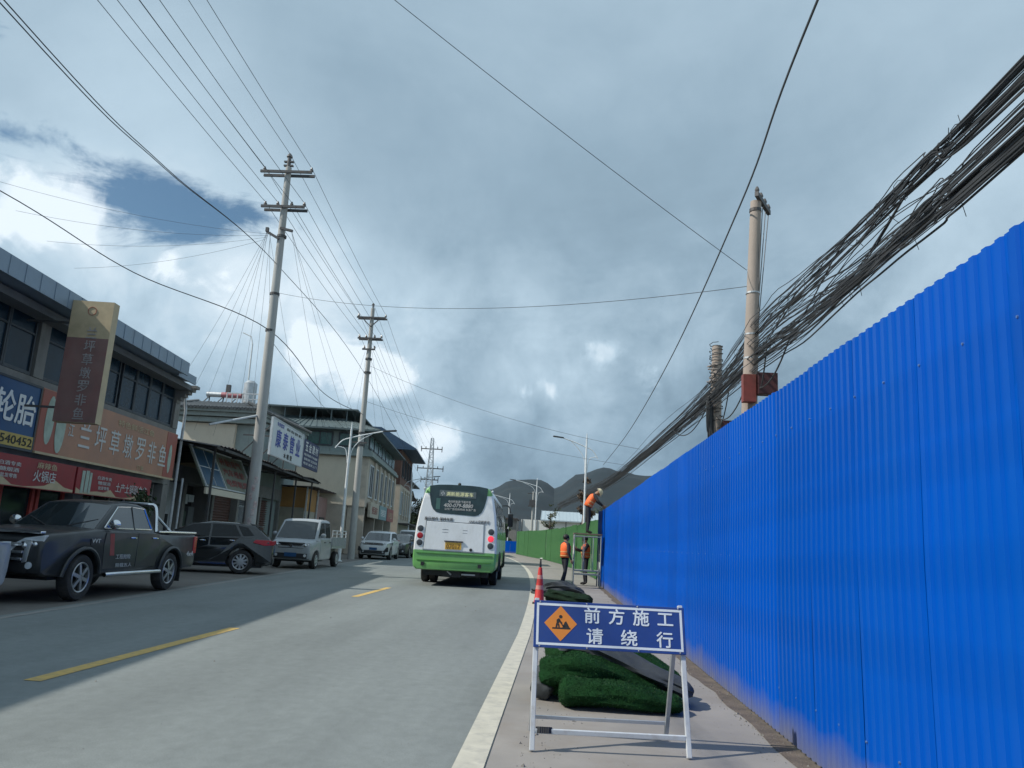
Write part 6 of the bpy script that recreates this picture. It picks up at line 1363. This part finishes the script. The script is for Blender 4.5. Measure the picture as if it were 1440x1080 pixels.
# ------------------------------------------------------------------ people
SKIN = mat('tanned_skin', (.30, .17, .11), .6, var=.06); TROU = mat('navy_trousers', (.018, .02, .027), .85, var=.2, scale=12); SHIRT = mat('dark_jacket', (.035, .035, .04), .85, var=.2, scale=10)
SHOE = mat('black_shoes', (.02, .018, .016), .6); VEST = mat('orange_safety_vest', (.90, .16, .035), .7, var=.08, scale=9); STRIPE = mat('vest_reflective_strip', (.74, .40, .16), .4); HAIR = mat('black_hair', (.012, .011, .010), .6)
HELM = mat('cream_helmet', (.66, .58, .40), .5)
REG = {'pelvis': 1, 'spine': 2, 'chest': 2, 'neck': 0, 'head': 0, 'headtop': 0}
def person(label, loc, rz, J, group=None, hat=None, name='person'):
    o = thing(name, label, 'person', loc, rz, group)
    base = dict(pelvis=(0, 0, .93), spine=(0, 0, 1.10), chest=(0, 0, 1.30), neck=(0, .01, 1.47), head=(0, .03, 1.56), headtop=(0, .03, 1.655))
    for s, n in ((-1, 'l'), (1, 'r')):
        base.update({n+'sho': (s*.175, 0, 1.395), n+'elb': (s*.23, -.02, 1.13), n+'wri': (s*.23, .08, .90), n+'hip': (s*.09, 0, .89), n+'kne': (s*.10, .02, .49), n+'ank': (s*.10, -.02, .085), n+'toe': (s*.12, .14, .035)})
    base.update(J); P = {k: Vector(v) for k, v in base.items()}
    rad = dict(pelvis=(.145, .11), spine=(.135, .10), chest=(.155, .11), neck=(.055, .055), head=(.085, .095), headtop=(.06, .07))
    for n in 'lr': rad.update({n+'sho': (.07, .07), n+'elb': (.046, .046), n+'wri': (.032, .030), n+'hip': (.095, .10), n+'kne': (.062, .066), n+'ank': (.042, .046), n+'toe': (.042, .03)})
    E = [('pelvis', 'spine'), ('spine', 'chest'), ('chest', 'neck'), ('neck', 'head'), ('head', 'headtop')]
    for n in 'lr': E += [('chest', n+'sho'), (n+'sho', n+'elb'), (n+'elb', n+'wri'), ('pelvis', n+'hip'), (n+'hip', n+'kne'), (n+'kne', n+'ank'), (n+'ank', n+'toe')]
    keys = list(P); me = bpy.data.meshes.new('body'); me.from_pydata([tuple(P[k]) for k in keys], [(keys.index(a), keys.index(c)) for a, c in E], [])
    ob = bpy.data.objects.new('body', me); col.objects.link(ob)
    sk = ob.modifiers.new('skin', 'SKIN'); sk.use_smooth_shade = True; sb = ob.modifiers.new('sub', 'SUBSURF'); sb.levels = 2; sb.render_levels = 2
    for i, k in enumerate(keys): v = me.skin_vertices[0].data[i]; v.radius = rad[k]; v.use_root = (k == 'pelvis')
    dg = bpy.context.evaluated_depsgraph_get(); dg.update(); m2 = bpy.data.meshes.new_from_object(ob.evaluated_get(dg)); bpy.data.objects.remove(ob)
    vs = [v.co.copy() for v in m2.vertices]; fs = [tuple(p.vertices) for p in m2.polygons]
    def seg(p, a, c): d = c-a; t = max(0, min(1, (p-a).dot(d)/max(1e-6, d.dot(d)))); return (p-a-d*t).length
    mi = []
    for f in fs:
        c = sum((vs[i] for i in f), Vector())/len(f); bst = min(E, key=lambda e: seg(c, P[e[0]], P[e[1]])); n = bst[1]
        mi.append(0 if n in ('head', 'headtop') else 3 if n.endswith('toe') else 1 if n[1:] in ('hip', 'kne', 'ank') and len(n) == 4 else 2)
    b = MB(); b.v = vs; b.f = fs; b.m = mi
    up_ = (P['headtop']-P['neck']).normalized(); fwd = (Vector((0, 1, 0))-up_*up_.y).normalized(); sd_ = fwd.cross(up_); H_ = P['head']
    b.ball(H_+fwd*.10+up_*-.005, .018, 8, 5, 0, (.8, 1.1, 1.3)); 
    for s in (-1, 1): b.ball(H_+sd_*s*.088+up_*.0, .026, 6, 5, 0, (.5, .8, 1.2)); b.ball(H_+sd_*s*.035+fwd*.088+up_*.03, .011, 6, 4, 3)
    b.bar(H_-sd_*.025+fwd*.092-up_*.045, H_+sd_*.025+fwd*.092-up_*.045, .008, .008, 3)
    for n in 'lr':                                             # hands: palm, four fingers, thumb
        w, e_ = P[n+'wri'], P[n+'elb']; d = (w-e_).normalized(); s = -1 if n == 'l' else 1; a = d.cross(Vector((s, .2, 0))).normalized(); c_ = d.cross(a)
        b.tube([w-d*.01, w+d*.03, w+d*.085], [.028, .038, .036], 8, 0)
        for q in range(4): st_ = w+d*.08+a*(-.028+.019*q); ln = (.062, .072, .068, .052)[q]; b.tube([st_, st_+d*ln*.5, st_+d*ln*.85+c_*.02*s], [.0095, .009, .007], 6, 0)
        b.tube([w+d*.03+a*.034, w+d*.06+a*.058, w+d*.088+a*.062], [.011, .010, .008], 6, 0)
    b.build('body', [SKIN, TROU, SHIRT, SHOE], o, smooth=True)
    # safety vest following the spine
    path = [P['pelvis'].lerp(P['spine'], .1), P['spine'], P['spine'].lerp(P['chest'], .6), P['chest'].lerp(P['neck'], .25), P['chest'].lerp(P['neck'], .62), P['chest'].lerp(P['neck'], .85)]
    dims = [(.20, .155), (.19, .15), (.205, .155), (.215, .145), (.17, .115), (.085, .075)]
    def ring(p, d, w, h, n=20):
        d = d.normalized(); a = Vector((1, 0, 0)); a = (a-d*a.dot(d)).normalized(); c = d.cross(a); return [p+a*math.cos(2*math.pi*i/n)*w+c*math.sin(2*math.pi*i/n)*h for i in range(n)]
    b = MB(); n = 20; vs = []
    for i, p in enumerate(path): vs += ring(p, path[min(i+1, 5)]-path[max(i-1, 0)], *dims[i])
    b.add(vs, [(i*n+j, i*n+(j+1) % n, (i+1)*n+(j+1) % n, (i+1)*n+j) for i in range(5) for j in range(n)])
    v = b.build('vest', VEST, o, smooth=True); so = v.modifiers.new('cloth', 'SOLIDIFY'); so.thickness = .008
    b = MB()
    for t0, t1, w in ((.25, .42, (.199, .157)), (.9, 1.06, (.200, .158))):
        p, q = P['pelvis'].lerp(P['spine'], .1), P['chest']; d = q-p; k = .55
        r0, r1 = ring(p+d*t0*k, d, *w), ring(p+d*t1*k, d, *w); b.add(r0+r1, [(j, (j+1) % n, n+(j+1) % n, n+j) for j in range(n)])
    for s in (-1, 1): b.bar(P['chest']+Vector((s*.09, -.157, 0))*1.0-Vector((0, 0, .15)) if False else path[1]+Vector((s*.09, 0, 0))-(path[3]-path[1]).normalized().cross(Vector((1, 0, 0)))*-.152, path[3]+Vector((s*.09, 0, 0))-(path[3]-path[1]).normalized().cross(Vector((1, 0, 0)))*-.146, .045, .006, 0, (0, 1, 0))
    b.build('reflective_strip', STRIPE, v, fix=False)
    c = H_+up_*.045-fwd*.012
    if hat == 'helmet':
        b = MB(); R_ = TM(c, sd_, fwd); b.M = R_; pr = [(.0, .13), (.05, .122), (.09, .10), (.12, .06), (.132, .02)]; b.tube([(0, 0, z+.01) for z, _ in pr], [r for _, r in pr], 18); b.tube([(0, .015, .004), (0, .015, .016)], [.165, .16], 18); b.build('helmet', HELM, o, smooth=True)
    else:
        b = MB(); b.M = TM(c, sd_, fwd); b.ball((0, -.012, .012), .108, 14, 8, 0, (.93, 1.06, .92)); b.build('hair', HAIR, o, smooth=True)
    return o
person('worker in orange vest standing on the pavement, looking up at the scaffold', (.46, 26.6, 0), R(-60), dict(
    lkne=(-.11, .10, .50), lank=(-.11, .02, .09), ltoe=(-.13, .17, .035), rkne=(.10, -.04, .48), rank=(.11, -.20, .10), rtoe=(.12, -.05, .035), lwri=(-.23, .16, .94), rwri=(.24, .10, .88), rsho=(.175, 0, 1.39)))
person('worker in orange vest behind the scaffold with both arms raised forward', (1.24, 28.75, 0), R(105), dict(lelb=(-.22, .14, 1.17), lwri=(-.14, .38, 1.26), relb=(.22, .14, 1.17), rwri=(.12, .38, 1.22), head=(0, .05, 1.555), headtop=(0, .07, 1.645)))
# bent over the fence top: facing the fence (+X)
person('worker in orange vest and cream helmet bending over the fence from the scaffold', (1.22, 27.35, 1.785), R(-90), dict(
    pelvis=(0, -.03, .91), spine=(0, .03, 1.07), chest=(0, .14, 1.24), neck=(0, .22, 1.36), head=(0, .30, 1.41), headtop=(0, .385, 1.43), lsho=(-.175, .18, 1.31), rsho=(.175, .18, 1.31), lelb=(-.24, .32, 1.10), relb=(.24, .32, 1.10), lwri=(-.18, .49, .98), rwri=(.16, .49, .98),
    lhip=(-.09, -.02, .87), rhip=(.09, -.02, .87), lkne=(-.12, .0, .48), rkne=(.12, .02, .48), lank=(-.14, -.04, .085), rank=(.14, -.02, .085), ltoe=(-.15, .12, .035), rtoe=(.16, .14, .035)), hat='helmet')

# ------------------------------------------------------------------ small things
b = MB(); b.ball((0, 0, .07), .28, 10, 6, 0, (1.2, .5, .25)); o = b.build('plastic_bag', mat('white_plastic_film', (.75, .75, .74), .4), smooth=True); o.location = (-.75, 74.5, 0); tag(o, 'crumpled white plastic bag at the foot of the turf hoarding', 'bag')
o = thing('motorcycle', 'dark motor scooter parked in the shade beside the concrete pole past the flatbed', 'motorcycle', (-11.6, 38.5, 0), .4)
b = MB(); b.tube([(0, -.5, .55), (0, -.1, .5), (0, .2, .35), (0, .45, .5), (0, .55, .9)], [.12, .13, .12, .1, .05], 10); b.build('body', P_GREYD, o, smooth=True)
b = MB(); b.box2((-.13, -.6, .68), (.13, .1, .76)); b.build('seat', BLACK_RUB, o, bevel=.03); b = MB(); b.bar((-.3, .5, .98), (.3, .5, .98), .03); b.bar((0, .55, .3), (0, .48, 1.0), .05); b.build('handlebar', BLACK_PL, o)
for y in (-.5, .65): b = MB(); b.tube([(-.05, y, .25), (-.03, y, .25), (.03, y, .25), (.05, y, .25)], [.2, .25, .25, .2], 18); b.build('wheel', BLACK_RUB, o, smooth=True)
for i, (u, v, w, h, c) in enumerate(((40.5, 2.9, .7, .8, RUST), (42.0, 2.6, .6, .5, S_PINK), (43.2, 2.4, .9, .65, WALL_D))):
    o, f = row_thing('crate', ('rusty crate stacked by the kerb before the sheds, past the flatbed', 'faded red crate between two darker crates by the sheds', 'long dark crate by the sheds, farthest of the three')[i], 'crate', u, v, 0, 'crates by the sheds')
    b = MB(f); 
    for z in range(3): bx(b, u, u+w, v, v+.04, .02+z*h/3, z*h/3+h/3-.02); bx(b, u, u+w, v+.46, v+.5, .02+z*h/3, z*h/3+h/3-.02); bx(b, u, u+.04, v+.045, v+.455, .02+z*h/3, z*h/3+h/3-.02); bx(b, u+w-.04, u+w, v+.045, v+.455, .02+z*h/3, z*h/3+h/3-.02)
    bx(b, u+.045, u+w-.045, v+.045, v+.455, .02, .05); b.build('crate_body', c, o)
